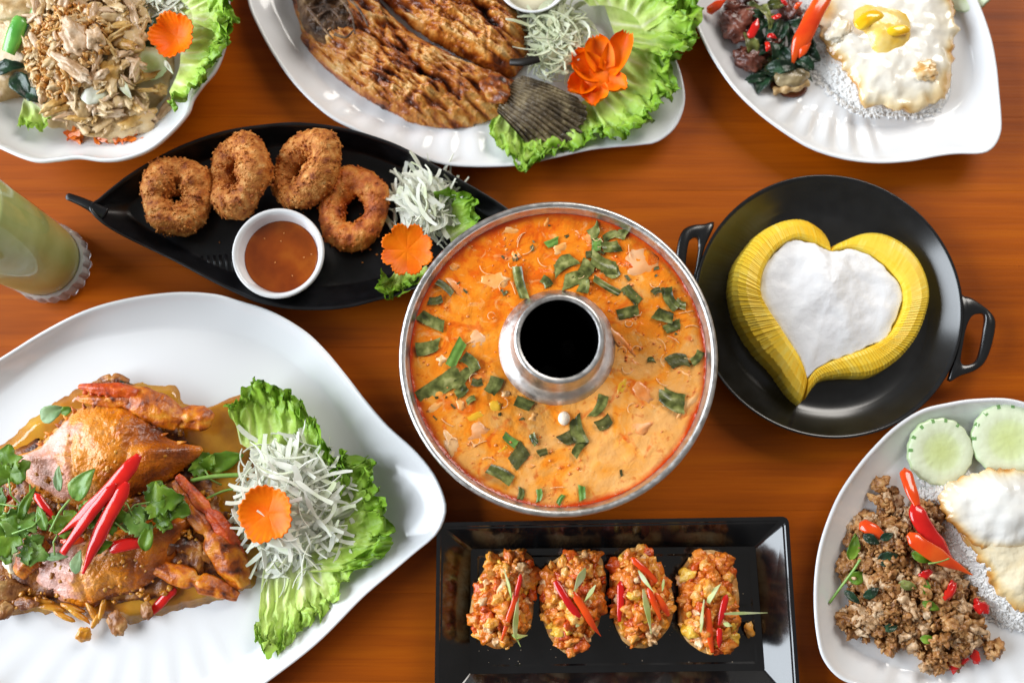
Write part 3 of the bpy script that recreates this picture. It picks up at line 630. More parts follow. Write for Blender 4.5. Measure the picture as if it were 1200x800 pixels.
# ================================================================== soup
def soup_mat():
    m = bpy.data.materials.new('creamy_chilli_soup'); m.use_nodes = True; nt = m.node_tree; N = nt.nodes; K = nt.links; b = N['Principled BSDF']
    g = N.new('ShaderNodeNewGeometry'); sp = N.new('ShaderNodeSeparateXYZ'); K.new(g.outputs['Position'], sp.inputs[0])
    def noise_(s, d=5, dist=0., loc=(0, 0, 0), sc_=(1, 1, 1)):
        mp = N.new('ShaderNodeMapping'); mp.inputs['Location'].default_value = loc; mp.inputs['Scale'].default_value = sc_; K.new(g.outputs['Position'], mp.inputs[0])
        t = N.new('ShaderNodeTexNoise'); t.inputs['Scale'].default_value = s; t.inputs['Detail'].default_value = d; t.inputs['Distortion'].default_value = dist; t.inputs['Roughness'].default_value = .6
        K.new(mp.outputs[0], t.inputs['Vector']); return t.outputs['Fac']
    def math_(op, a, bb, c=None):
        x = N.new('ShaderNodeMath'); x.operation = op
        for i, q in enumerate((a, bb, c)):
            if q is None: continue
            if isinstance(q, (int, float)): x.inputs[i].default_value = q
            else: K.new(q, x.inputs[i])
        return x.outputs[0]
    # cream left unstirred towards the lower right, chilli oil elsewhere
    grad = math_('MULTIPLY_ADD', sp.outputs[0], 1.25, math_('MULTIPLY_ADD', sp.outputs[1], -1.9, -.02))
    f = math_('ADD', math_('MULTIPLY_ADD', noise_(26, 6, 1.4), 1.4, -.2), grad)
    r = N.new('ShaderNodeValToRGB'); e = r.color_ramp.elements
    for _ in range(4): e.new(.5)
    for el, (p, c) in zip(e, [(.15, '#ea650c'), (.33, '#f58316'), (.48, '#fa9020'), (.58, '#fa9d34'), (.70, '#f8ab52'), (.90, '#f9b66a')]): el.position = p; el.color = H(c)
    K.new(f, r.inputs[0])
    # red oil flecks
    o = N.new('ShaderNodeValToRGB'); e = o.color_ramp.elements; e[0].position = .52; e[0].color = (0, 0, 0, 1); e[1].position = .62; e[1].color = (1, 1, 1, 1)
    K.new(math_('SUBTRACT', noise_(46, 7, 1.2, (3, 1, 0)), math_('MULTIPLY', grad, .22)), o.inputs[0])
    mx = N.new('ShaderNodeMix'); mx.data_type = 'RGBA'; K.new(math_('MULTIPLY', o.outputs[0], .62), mx.inputs['Factor']); K.new(r.outputs[0], mx.inputs['A']); mx.inputs['B'].default_value = H('#e24e04')
    o2 = N.new('ShaderNodeValToRGB'); e = o2.color_ramp.elements; e[0].position = .60; e[0].color = (0, 0, 0, 1); e[1].position = .68; e[1].color = (1, 1, 1, 1)
    K.new(noise_(150, 4, .4, (8, 1, 0)), o2.inputs[0])
    mx1 = N.new('ShaderNodeMix'); mx1.data_type = 'RGBA'; K.new(math_('MULTIPLY', o2.outputs[0], .5), mx1.inputs['Factor']); K.new(mx.outputs['Result'], mx1.inputs['A']); mx1.inputs['B'].default_value = H('#cc4a06')
    o3 = N.new('ShaderNodeValToRGB'); e = o3.color_ramp.elements; e[0].position = .58; e[0].color = (0, 0, 0, 1); e[1].position = .70; e[1].color = (1, 1, 1, 1)
    K.new(noise_(70, 5, 1.5, (20, 5, 0)), o3.inputs[0])
    mx3 = N.new('ShaderNodeMix'); mx3.data_type = 'RGBA'; K.new(math_('MULTIPLY', o3.outputs[0], .6), mx3.inputs['Factor']); K.new(mx1.outputs['Result'], mx3.inputs['A']); mx3.inputs['B'].default_value = H('#fcc983')
    # oil gathered against the wall
    d = N.new('ShaderNodeVectorMath'); d.operation = 'DISTANCE'; K.new(g.outputs['Position'], d.inputs[0]); d.inputs[1].default_value = (pcn.x, pcn.y, ZS)
    mr = N.new('ShaderNodeMapRange'); mr.inputs['From Min'].default_value = prr-.0125; mr.inputs['From Max'].default_value = prr-.0085; K.new(math_('MULTIPLY_ADD', noise_(40, 3), .008, math_('ADD', d.outputs['Value'], -.004)), mr.inputs[0])
    mx2 = N.new('ShaderNodeMix'); mx2.data_type = 'RGBA'; K.new(mr.outputs[0], mx2.inputs['Factor']); K.new(mx3.outputs['Result'], mx2.inputs['A']); mx2.inputs['B'].default_value = H('#c53d05')
    K.new(mx2.outputs['Result'], b.inputs['Base Color'])
    b.inputs['Roughness'].default_value = .09; b.inputs['Specular IOR Level'].default_value = .5
    b.inputs['Coat Weight'].default_value = .0
    bp = N.new('ShaderNodeBump'); bp.inputs['Strength'].default_value = .45; bp.inputs['Distance'].default_value = .003
    K.new(math_('ADD', noise_(62, 5, .8, (3, 1, 0)), math_('MULTIPLY', noise_(200, 3, 0, (1, 1, 0)), .35)), bp.inputs['Height']); K.new(bp.outputs[0], b.inputs['Normal'])
    return m
SOUP = soup_mat()
rings = []; NS = 160; ro_ = prr-.0076; ri_ = CHB-.001
for j in range(46):
    t = j/45; row = []
    for k in range(NS):
        a = 6.2832*k/NS
        x0, y0 = pcn.x+ro_*math.cos(a), pcn.y+ro_*math.sin(a); x1, y1 = ch.x+ri_*math.cos(a), ch.y+ri_*math.sin(a)
        x, y = lerp(x0, x1, t), lerp(y0, y1, t); e = sstep(0, .08, t)*sstep(0, .08, 1-t)
        row.append(Vector((x, y, ZS+.0010*fz((x, y, 0), 55, 3)*e+.0006*nz((x, y, 1), 190, 1)*e+.0011*(1-sstep(0, .03, t)))))
    rings.append(row)
V, F = rings_mesh(rings, False, False); mk('tom_yum_soup', V, F, SOUP, label='creamy orange chilli soup filling the aluminium chimney pot', cat='soup')
def clock(px, py):
    dx, dy = px-654, 412-py; a = math.degrees(math.atan2(dx, dy)) % 360; h = int(round(a/30)) % 12 or 12; d = math.hypot(dx, dy)
    w = ['twelve', 'one', 'two', 'three', 'four', 'five', 'six', 'seven', 'eight', 'nine', 'ten', 'eleven', 'twelve'][h]
    return f"{w} o'clock {'beside the chimney' if d < 95 else 'near the rim' if d > 138 else 'midway to the rim'}"
LAB = {}
def uniq(label):
    if label not in LAB: LAB[label] = 1; return label
    LAB[label] += 1
    alt = ['smaller ', 'smallest ', 'tiny ', 'very tiny ', 'least '][min(LAB[label]-2, 4)]+label
    return uniq(alt) if alt in LAB else (LAB.setdefault(alt, 1) and alt)
SH = {'d': (HERB, 'dark green'), 'g': (HERB_G, 'bright green'), 'b': (HERB_B, 'olive brown')}
herbs = [(610, 331, 42, 13, 105, 'd'), (639, 331, 14, 12, 130, 'd'), (647, 284, 17, 10, 25, 'g'), (521, 337, 26, 9, -40, 'b'), (510, 351, 18, 11, 10, 'b'), (506, 375, 34, 15, -27, 'd'),
    (501, 406, 30, 17, 18, 'd'), (535, 414, 36, 15, 65, 'g'), (550, 426, 25, 15, -50, 'd'), (515, 452, 60, 26, 35, 'd'), (543, 444, 32, 15, 55, 'd'), (540, 457, 17, 11, 40, 'd'), (559, 447, 13, 11, 0, 'b'), (578, 451, 22, 20, 60, 'd'),
    (552, 469, 12, 8, 30, 'd'), (614, 472, 22, 15, -20, 'd'), (598, 515, 20, 11, -40, 'g'), (626, 514, 14, 9, -60, 'd'), (608, 534, 26, 20, 50, 'b'), (586, 556, 33, 15, -30, 'd'), (636, 530, 12, 10, 20, 'b'), (610, 578, 14, 8, 80, 'd'),
    (631, 580, 15, 7, 85, 'g'), (657, 585, 13, 6, 60, 'g'), (696, 270, 17, 16, 40, 'd'), (699, 287, 18, 13, 85, 'g'), (716, 277, 21, 11, 25, 'd'), (730, 274, 15, 14, 60, 'd'), (716, 289, 23, 13, 5, 'd'), (662, 311, 31, 20, 35, 'd'),
    (694, 300, 16, 11, -10, 'b'), (708, 307, 35, 18, -25, 'd'), (717, 318, 19, 17, 30, 'd'), (685, 316, 25, 19, 60, 'd'), (674, 327, 30, 20, 15, 'd'), (683, 335, 17, 14, 80, 'd'), (711, 335, 38, 9, -30, 'd'), (741, 345, 27, 13, -50, 'd'),
    (736, 366, 27, 13, 15, 'd'), (787, 349, 30, 15, -65, 'd'), (798, 355, 14, 10, -30, 'd'), (778, 370, 24, 16, -20, 'd'), (788, 383, 21, 14, 20, 'd'), (795, 424, 25, 17, 10, 'b'), (816, 418, 19, 12, 50, 'd'), (770, 342, 11, 8, 20, 'b'),
    (787, 467, 35, 25, -28, 'd'), (700, 475, 30, 14, 62, 'd'), (707, 494, 20, 15, 30, 'b'), (679, 503, 33, 18, -75, 'd'), (666, 513, 19, 17, 30, 'b'), (679, 526, 21, 11, 55, 'd'), (682, 577, 17, 9, 95, 'g'), (763, 422, 9, 7, 0, 'd')]
herbs.sort(key=lambda h: -h[2]*h[3])
for k, (x, y, L, W, an, s) in enumerate(herbs):
    m, w = SH[s]; z = ZS+.0011+.0004*(k % 4)
    V, F = cutleaf_vf(L*.86*PX, W*.86*PX, k+1, .00045)
    Mx = Euler((R.uniform(-.15, .15), R.uniform(-.1, .1), math.radians(an))).to_matrix(); c = P(x, y, z)
    sz = 'long ' if L > 2.4*W else 'large ' if L*W > 500 else 'small ' if L*W < 200 else ''
    mk('herb_leaf', [Mx @ v+c for v in V], F, m, label=uniq(f"{sz}{w} herb piece in the soup at {clock(x, y)}"), cat='herb', group='herbs floating in the soup')
pst = []; rr = random.Random(33)
for k in range(90):
    a, q = rr.uniform(0, 6.28), math.sqrt(rr.uniform(.2, .96)); x, y = pcn.x+math.cos(a)*q*(prr-.014), pcn.y+math.sin(a)*q*(prr-.014)
    if (Vector((x, y, 0))-Vector((ch.x, ch.y, 0))).length < CHB+.004 or nz((x, y, 0), 22, 4) < -.1: continue
    V, F = cutleaf_vf(rr.uniform(.0016, .0055), rr.uniform(.001, .0026), k+200, .0005, .0003, 4, 3); Mx = Euler((rr.uniform(-.2, .2), rr.uniform(-.2, .2), rr.uniform(0, 6))).to_matrix(); pst.append(([Mx @ v+Vector((x, y, ZS+.0009)) for v in V], F))
V, F = merge(pst); mk('herb_flecks', V, F, HERB_B, label='tiny olive herb flecks scattered over the soup', cat='herb flecks', kind='stuff')
PALE = M('poached_pale_meat', [(.3, '#f8973c'), (.5, '#fab468'), (.72, '#fbd09c')], scale=60, rough=.25, bump=.15, bscale=250, jitter=.5)
PINK = M('pink_prawn_flesh', [(.3, '#f28430'), (.5, '#f8a05a'), (.72, '#fac292')], scale=70, rough=.22, bump=.15, bscale=250, jitter=.5)
MUSH = M('straw_mushroom', [(.35, '#f0a464'), (.65, '#f5bd8c')], scale=40, rough=.22, bump=.1, bscale=200)
YELL = M('yellow_chilli_bit', [(.35, '#e8a310'), (.65, '#f4bf3c')], scale=60, rough=.22, coat=.3)
def lump(kind, mat, items, noun):
    for k, (x, y, L, W, an, hgt) in enumerate(items):
        blob(kind, P(x, y, ZS-hgt*.72), (L*PX/2*1.12, W*PX/2*1.12, hgt), mat, (0, 0, math.radians(an)), .42, 1.9, x*.1, 3, label=uniq(f"{noun} in the soup at {clock(x, y)}"), cat=noun.split()[-1], group=f'{noun}s in the soup')
lump('chicken_chunk', PALE, [(581, 329, 34, 20, -5, .0032), (598, 271, 17, 11, 0, .003), (529, 522, 38, 17, -62, .0034), (513, 476, 24, 12, 25, .0028), (540, 475, 14, 10, -50, .003), (518, 421, 13, 15, 0, .003), (592, 461, 12, 10, 0, .003), (807, 472, 46, 11, 52, .0028),
    (625, 490, 14, 10, 40, .003), (657, 290, 20, 13, 20, .003), (532, 313, 11, 10, 0, .003), (621, 545, 12, 7, 5, .002), (640, 262, 16, 6, 60, .002), (700, 375, 10, 8, 10, .002), (605, 300, 12, 16, 10, .0025)], 'pale chicken chunk')
lump('prawn', PINK, [(753, 460, 28, 17, -40, .004), (750, 502, 34, 13, 25, .0032), (724, 396, 50, 13, -57, .0045), (534, 336, 40, 13, -38, .0036), (688, 280, 12, 14, 30, .003), (560, 505, 30, 18, 20, .0028)], 'pink prawn piece')
lump('mushroom_slice', MUSH, [(748, 311, 46, 42, 20, .0026), (560, 397, 24, 18, 30, .002)], 'flat mushroom slice')
lump('yellow_chilli_piece', YELL, [(729, 452, 27, 9, 66, .003), (581, 476, 15, 14, 0, .0032), (590, 527, 18, 10, 40, .002), (560, 488, 24, 10, 10, .0018)], 'yellow chilli piece')
blob('fish_ball', P(661, 490, ZS+.001), (6.5*PX, 7.5*PX, .004), M('white_ball', '#f8e6d2', rough=.2, sss=.2), (0, 0, 0), .08, 1, 3, 3, label='small round white ball in the soup below the chimney', cat='fish ball')
# oil beads and foam bubbles
parts = []; rr = random.Random(11); g = ico(1)
while len(parts) < 240:
    a, q = rr.uniform(0, 6.28), math.sqrt(rr.uniform(.17, 1)); x, y = pcn.x+math.cos(a)*q*(prr-.011), pcn.y+math.sin(a)*q*(prr-.011)
    if (Vector((x, y, 0))-Vector((ch.x, ch.y, 0))).length < CHB+.003: continue
    if nz((x, y, 0), 30, 8) < -.05: continue
    s = rr.uniform(.0004, .0015)*rr.uniform(.5, 1)
    parts.append(([Vector((v.x*s*rr.uniform(.9, 1.3)+x, v.y*s+y, v.z*s*.5+ZS+.0006)) for v in g[0]], g[1]))
V, F = merge(parts); mk('oil_beads', V, F, M('orange_oil_beads', [(.4, '#e06a0c'), (.6, '#f3a35c')], scale=120, rough=.1, coat=.4), label='tiny orange oil beads and crumbs over the soup surface', cat='oil', kind='stuff')
ths = []; rr = random.Random(5)
THR = M('fine_pale_fibre', '#f8cf9a', rough=.3)
for k in range(42):
    a, q = rr.uniform(0, 6.28), math.sqrt(rr.uniform(.2, .92)); x, y = pcn.x+math.cos(a)*q*(prr-.014), pcn.y+math.sin(a)*q*(prr-.014)
    if (Vector((x, y, 0))-Vector((ch.x, ch.y, 0))).length < CHB+.008: continue
    pts = []; th = rr.uniform(0, 6.28); b = rr.uniform(-.5, .5)
    for i in range(9):
        pts.append(Vector((x, y, ZS+.0011))); x += math.cos(th)*.0014; y += math.sin(th)*.0014; th += b
    ths.append(tube_vf(pts, .00028, 5))
V, F = merge(ths); mk('fine_threads', V, F, THR, label='fine pale curled threads adrift on the soup', cat='threads', kind='stuff')
# ================================================================== crab curry
ZP = .0095
SAUCE = M('golden_curry_oil', [(.3, '#b56a03'), (.5, '#d08a0a'), (.7, '#e2a722')], scale=45, rough=.05, coat=.5, spec=.5, alpha=.84)
def shell_mat(name, cols, scale=30, bump=.5):
    return M(name, cols, scale=scale, rough=.4, bump=bump, bscale=330, coat=.22, detail=8, rvar=.14, dist=.6, bdetail=8, croug=.2)
SHELL_A = attr_mat('crab_shell_sauced', [(.0, '#2e0f04'), (.2, '#823a08'), (.38, '#bd6108'), (.55, '#dd8410'), (.68, '#e39845'), (.80, '#e3a088'), (1., '#f0c0b2')], rough=.3, nscale=46, namp=.6, bump=.7, bscale=420, coat=.25, spec=.5)
SHELL_B = SHELL_A
CLAW = shell_mat('crab_claw_orange', [(.30, '#3c1404'), (.40, '#8c3c06'), (.50, '#c46208'), (.60, '#de8514'), (.75, '#eba842')], 85)
CLAWR = shell_mat('crab_claw_tip_red', [(.3, '#6e1f04'), (.44, '#c4430a'), (.60, '#e26414'), (.75, '#ec8a38')], 85)
BITS = shell_mat('crab_body_brown', [(.3, '#2a1006'), (.45, '#6b3410'), (.58, '#a5631c'), (.72, '#cf9846')], 70)
CURD = M('egg_curd_yellow', [(.3, '#b0640f'), (.5, '#d08a1e'), (.7, '#e2ab40')], scale=80, rough=.3, coat=.3, bump=.4, bscale=300)
MEATB = M('brown_crab_meat', [(.3, '#6a3816'), (.5, '#9c6430'), (.7, '#c49a60')], scale=90, rough=.4, bump=.5, bscale=350)
CRABM = M('white_crab_meat', [(.3, '#e6c98a'), (.6, '#f5ead0')], scale=80, rough=.3, bump=.4, bscale=300)
pool = [(-60, 560), (-30, 545), (0, 524), (30, 497), (62, 472), (90, 455), (120, 444), (150, 448), (185, 453), (208, 456), (214, 472), (238, 479), (262, 470), (282, 464), (296, 478), (300, 520), (310, 600), (303, 680), (288, 692), (250, 703), (205, 716), (165, 728), (110, 722), (50, 714), (-20, 715), (-70, 680), (-80, 610)]
ol = px_outline(pool, ZP, 5)
V, F = dome_vf(ol, ZP-.0005, lambda x, y, t: .0013*(1-t**8)+.0003*fz((x, y, 0), 60), 220, 10, zb=ZP-.002, ragged=.05, seed=4)
mk('curry_sauce', V, F, SAUCE, label='thin golden curry oil pooled around the crab on the big platter', cat='sauce')
crab = empty('curried_crab', P(130, 590, .009), 'chopped crab in golden curry, two sauced shells on its heap', 'crab')
SHV = []
def shell(name, pts, z0, h, mat, label, seed, tilt=(0, 0), pink=.5, m=44, n=170):
    ol = px_outline(pts, z0, 8); c = sum(ol, Vector())/len(ol)
    def hf(x, y, t):
        b = h*(1-t**2.6)+.0045*fz((x, y, 0), 34, seed, 2)*(1-t**6)+.0007*fz((x, y, 0), 150, seed, 3)+.0022*(.45-min(.9, noise.voronoi(Vector((x*230, y*230, seed)))[0][0]))*(.3+.7*sstep(-.2, .3, nz((x, y, 0), 40, seed+6)))
        b += tilt[0]*(x-c.x)+tilt[1]*(y-c.y)
        b -= .0022*math.exp(-((abs(x-c.x)-.022-.15*(y-c.y))/.0025)**2)*(1-t**3)
        return b
    V, F = dome_vf(ol, z0, hf, n, m, zb=z0-.006, ragged=.03, seed=seed)
    w_ = max(v.x for v in V)-min(v.x for v in V)
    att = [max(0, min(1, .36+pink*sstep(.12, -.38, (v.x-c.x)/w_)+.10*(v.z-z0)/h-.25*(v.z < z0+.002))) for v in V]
    SHV.extend(v for v in V if v.z > z0+.006)
    o = mk(name, V, F, mat, label=label, parent=crab, attr=att); rim = V[n:2*n]; sp = []
    for k in range(0, n, 5):
        p = rim[k]; d = p-c; d.z = 0
        if d.normalized().y < .1: continue
        d = d.normalized(); sp.append(tube_vf([p-d*.003+Vector((0, 0, .001)), p+d*.001+Vector((0, 0, .0015)), p+d*.0042+Vector((0, 0, .0012))], lambda t: .0022*(1-t*.9), 7))
    V, F = merge(sp); mk('margin_spines', V, F, CLAW, parent=o)
    return o
shell('crab_shell', [(2, 537), (35, 527), (62, 505), (89, 481), (126, 472), (157, 476), (181, 493), (199, 513), (222, 521), (239, 526), (220, 546), (196, 565), (171, 577), (140, 590), (105, 598), (66, 592), (36, 574), (15, 548)], .022, .022, SHELL_A, 'upper sauced crab shell with spiked sides, pink on its left', 3, (.05, .06))
shell('crab_shell', [(36, 672), (45, 648), (60, 636), (95, 630), (137, 620), (165, 610), (190, 607), (229, 604), (219, 624), (208, 646), (192, 669), (176, 684), (154, 695), (132, 699), (104, 712), (69, 704), (42, 691)], .016, .020, SHELL_B, 'lower pinkish crab shell under the red chilli strips', 8, (.05, .05), .62)
def limb_form(V, nr, n):
    out = []
    for i in range(nr):
        ring = V[i*n:(i+1)*n]; c = sum(ring, Vector())/n
        for k, v in enumerate(ring):
            a = 6.2832*k/n; f = 1+.22*abs(math.cos(a))**8-.16*abs(math.sin(2*a))+.12*(math.sin(a) > .92)
            out.append(c+(v-c)*f)
    return out
def limb(name, pts, rads, mat, label, flat=.6, seed=0, cat='crab leg', parent=None, group=None, amp=.0012, joint=0.):
    c = catmull([P(*p) for p in pts], 10, False)
    def rad(t):
        f = t*(len(rads)-1); i = min(int(f), len(rads)-2); return lerp(rads[i], rads[i+1], f-i)*PX*(1-joint*math.exp(-((t-.46)/.035)**2))
    V, F = tube_vf(c, rad, 20, flat)
    V = limb_form(V, len(c), 20)
    V = [v+Vector((nz(v, 120, seed), nz(v, 120, seed+3), nz(v, 120, seed+6)))*amp+Vector((0, 0, fz(v, 300, seed))) * amp*.5 for v in V]
    return mk(name, V, F, mat, label=label, cat=cat, parent=parent, group=group)
cw = empty('crab_claw', P(165, 480, .02), None, parent=crab)
limb('pincer_finger', [(92, 452, .034), (115, 455, .037), (140, 457, .036), (160, 462, .034)], [2, 5, 7, 5], CLAWR, None, parent=cw, cat=None)
limb('pincer_finger', [(90, 466, .028), (112, 468, .031), (138, 467, .031), (158, 466, .032)], [2, 6, 8, 6], CLAW, None, parent=cw, cat=None, seed=2)
limb('claw_palm', [(140, 460, .030), (165, 470, .031), (190, 482, .030), (212, 494, .027)], [8, 14, 15, 9], CLAW, None, parent=cw, cat=None, seed=3)
limb('claw_joint', [(207, 492, .026), (222, 489, .027), (238, 490, .027), (250, 492, .025)], [7, 11, 12, 5], CLAW, None, parent=cw, cat=None, seed=4)
for k, (x, y) in enumerate(((100, 460), (108, 461), (117, 462), (126, 463))): blob('claw_tooth', P(x, y, .034), (.0022, .002, .002), CLAWR, (0, 0, 0), .2, 1, k, 2, parent=cw)
lg = [('long flat orange crab leg pointing down beside the cabbage', [(206, 562, .026), (225, 592, .027), (250, 628, .026), (272, 662, .022), (285, 688, .016)], [5, 9, 13, 15, 7], CLAW),
      ('orange crab leg crossing above the long leg', [(208, 556, .03), (232, 585, .031), (262, 620, .028), (283, 650, .02)], [3, 6, 8, 4], CLAWR),
      ('reddish crab leg lying flat at the lower right of the crab', [(182, 664, .020), (205, 672, .021), (235, 682, .021), (262, 692, .019), (279, 699, .016)], [6, 10, 10, 8, 4], CLAW),
      ('dark thin crab leg between the two shells', [(165, 655, .02), (195, 640, .022), (222, 640, .02), (250, 655, .018)], [5, 8, 8, 5], BITS),
      ('crab leg end poking out behind the upper shell', [(118, 447, .02), (132, 444, .022), (150, 450, .022)], [4, 6, 5], BITS),
      ('brown crab leg at the left of the lower shell', [(55, 634, .03), (42, 645, .032), (30, 660, .031), (22, 672, .028)], [7, 11, 11, 7], CLAW)]
for k, (lb, pts, rd, m) in enumerate(lg): limb('crab_leg', pts, rd, m, None, seed=k+11, cat=None, parent=crab, joint=.5)
# dark heap that the shells rest on
heap = [(-40, 560), (20, 530), (80, 490), (150, 470), (205, 490), (235, 530), (262, 580), (276, 630), (268, 672), (225, 688), (180, 700), (130, 706), (70, 705), (0, 715), (-40, 680)]
ol = px_outline(heap, ZP, 6)
V, F = dome_vf(ol, ZP, lambda x, y, t: .012*(1-t**3)+.004*fz((x, y, 0), 70, 4, 5), 140, 26, ragged=.05)
mk('crab_body', V, F, BITS, parent=crab)
spots = [(10, 690, 22, 14, MEATB, 'ragged brown crab piece at the left end of the heap'), (6, 715, 12, 10, MEATB, 'small brown scrap at the lower left of the heap'), (15, 655, 20, 14, CRABM, 'pale white crab meat showing at the left of the heap'),
         (30, 706, 16, 9, BITS, 'dark crab scrap under the lower shell'), (52, 610, 20, 12, BITS, 'dark crab scrap between the two shells'), (137, 731, 16, 13, MEATB, 'brown mushroom-like piece below the lower shell'),
         (98, 743, 9, 10, CURD, 'small golden curd drip nearest the platter ribs'), (118, 449, 12, 7, MEATB, 'brown scrap on top of the claw'), (255, 640, 14, 20, BITS, 'dark scrap between the orange legs'), (2, 640, 16, 12, CURD, 'golden curd at the far left of the heap'), (172, 715, 8, 12, MEATB, 'brown scrap beside the fallen red chilli'), (230, 655, 26, 12, BITS, 'dark crab scrap behind the reddish leg')]
for k, (x, y, a, b, m, lb) in enumerate(spots): blob('crab_scrap', P(x, y, .017), (a*PX*.9, b*PX*.8, min(a, b)*PX*.5), m, (.2, .2, k), .3, 1.4, k+3, 4, 0, label=lb, cat='crab scrap', group='scraps in the curry')
cu = [(62, 712, 28, 7, -12), (75, 722, 24, 6, -25), (92, 720, 26, 6, -35), (108, 716, 24, 6, -60), (50, 704, 26, 6, -8), (112, 727, 16, 6, 70), (120, 712, 22, 6, 80), (85, 712, 26, 6, -20), (40, 708, 14, 5, 0)]
pst = []; rr = random.Random(4)
for q in scatter(heap, 600, 5):
    ed = edge_dist(q, heap); z = ZP+.004+min(1, ed/60)*.008+rr.uniform(0, .004); sz = rr.uniform(.0006, .0022)
    V, F = blob_vf(P(q[0], q[1], z), (sz*1.3, sz, sz*.7), (0, 0, rr.uniform(0, 3)), .9, 1.6, rr.uniform(0, 50), 2); pst.append((V, F))
for k in range(150):
    v = rr.choice(SHV); n_ = nz(v, 45, 9)
    if n_ < -.02: continue
    sz = rr.uniform(.0008, .0030)*(.5+n_); pst.append(blob_vf(v, (sz*1.5, sz*1.1, sz*.5), (0, 0, rr.uniform(0, 3)), .7, 1.5, rr.uniform(0, 50), 2))
V, F = merge(pst); mk('curry_paste', V, F, M('curry_paste_grains', [(.3, '#7a3a08'), (.5, '#c07a18'), (.7, '#dca23e')], scale=150, rough=.35, coat=.3), label='grainy golden curry paste clinging over the crab', cat='curry paste', kind='stuff')
sv = empty('onion_strips', P(85, 715, .012), 'golden cooked onion strips fanned below the lower crab shell', 'onion')
for k, (x, y, L, W, an) in enumerate(cu): V, F = blob_vf(P(x, y, .015), (L*PX/2*1.2, W*PX/2*1.1, .0028), (0, .1, math.radians(an)), .25, 1.5, k, 2); mk('onion_strip', V, F, CURD, parent=sv)
# chillies and herbs on the crab
chili('chilli_strip', [(163, 533, .056), (145, 556, .058), (118, 585, .057), (92, 608, .054), (68, 626, .05)], 17, 'longest red chilli strip slanting across the upper crab shell', tip=.1, tail=.45, seed=1)
chili('chilli_strip', [(136, 566, .062), (116, 590, .061), (96, 615, .058), (73, 648, .05)], 12, 'thin middle red chilli strip between two thicker ones', tip=.7, tail=.2, seed=2)
chili('chilli_strip', [(150, 565, .060), (138, 585, .060), (123, 612, .056), (108, 645, .048), (97, 672, .04)], 17, 'red chilli strip hanging down onto the lower crab shell', tip=.2, tail=.4, seed=3)
chili('chilli_strip', [(41, 578, .046), (51, 592, .047), (64, 609, .045)], 9, 'short red chilli sliver at the left of the upper shell', tip=.3, tail=.3, seed=4)
chili('chilli_strip', [(128, 642, .042), (146, 638, .044), (164, 636, .042)], 14, 'broad red chilli piece lying sideways on the lower shell', tip=.8, tail=.7, seed=5)
chili('chilli_strip', [(205, 688, .015), (192, 702, .014), (172, 722, .012)], 11, 'red chilli strip fallen into the oil below the legs', tip=.6, tail=.6, seed=6)
chili('chilli_strip', [(98, 632, .044), (82, 634, .045), (70, 634, .044)], 8, 'orange chilli scrap under the three chilli strips', CHILI_O, tip=.5, tail=.5, seed=7)
chili('chilli_strip', [(2, 588, .04), (10, 584, .041), (16, 580, .04)], 7, 'tiny red chilli bit at the left edge of the heap', tip=.5, tail=.5, seed=8)
G = 'herb leaves on the crab'
rr = random.Random(91)
for k, (x, y, z, s_, an, lb) in enumerate(((28, 602, .047, 44, 250, 'coriander sprig left of the short chilli sliver'), (0, 590, .045, 46, 170, 'coriander sprig cut off by the left edge'), (70, 622, .049, 36, 60, 'coriander sprig behind the lower ends of the chillies'), (155, 603, .048, 38, 300, 'coriander sprig under the right chilli strip'), (186, 612, .043, 30, 40, 'tiny coriander sprig over the lower shell spike'), (110, 600, .05, 34, 200, 'coriander sprig between the chilli strips'), (30, 640, .044, 38, 330, 'coriander sprig over the brown leg'), (240, 550, .022, 34, 120, 'coriander sprig between crab and cabbage'))):
    cori_leaf('coriander_sprig', x, y, z, s_, an, lb, CORI if k % 3 else HERB_G, 50+k, rr.uniform(-.4, .4), rr.uniform(-.4, .4), group=G)
leaf('herb_leaf', 95, 568, .052, 44, 26, 50, 'bright green leaf standing by the longest chilli strip', HERB_G, tilt=-.3, jag=.1, seed=1, group=G)
leaf('herb_leaf', 68, 560, .05, 28, 11, 95, 'narrow pale leaf stuck to the pink of the upper shell', CORI_P, seed=2, group=G)
leaf('herb_leaf', 60, 484, .024, 28, 22, 30, 'grey-green leaf at the upper left edge of the heap', CORI_P, seed=3, group=G)
leaf('herb_leaf', 78, 481, .024, 14, 12, 20, 'small dark leaf tucked at the top of the heap', CORI, seed=33, group=G)
leaf('herb_leaf', 143, 450, .024, 40, 9, -12, 'dark green leaf strip over the claw', HERB_D, seed=4, group=G)
cori_leaf('coriander_sprig', 176, 588, .05, 46, 10, 'coriander sprig right of the chilli strips', CORI, 5, group=G)
cori_leaf('coriander_sprig', 196, 592, .044, 34, -20, 'small coriander sprig nearest the orange leg', CORI, 6, group=G)
cori_leaf('coriander_sprig', 10, 560, .046, 50, 100, 'coriander sprig at the left edge above the others', CORI, 7, group=G)
cori_leaf('coriander_sprig', 14, 625, .05, 62, 200, 'large dark coriander sprig at the left edge', CORI, 8, group=G)
cori_leaf('coriander_sprig', 135, 612, .05, 40, 140, 'coriander sprig behind the chilli strips', CORI, 9, group=G)
leaf('herb_leaf', 172, 628, .046, 32, 17, 80, 'upright green leaf on the lower shell beside the broad chilli', CORI, seed=9, group=G)
leaf('herb_leaf', 66, 652, .043, 24, 10, 0, 'pale leaf scrap lying on the lower shell', CORI_P, seed=10, group=G)
leaf('herb_leaf', 90, 658, .042, 26, 14, 80, 'pale upright leaf scrap under the chilli tips', CORI_P, seed=11, group=G)
leaf('herb_leaf', 48, 606, .048, 30, 14, 110, 'bright green leaf behind the short chilli sliver', HERB_G, seed=12, group=G)
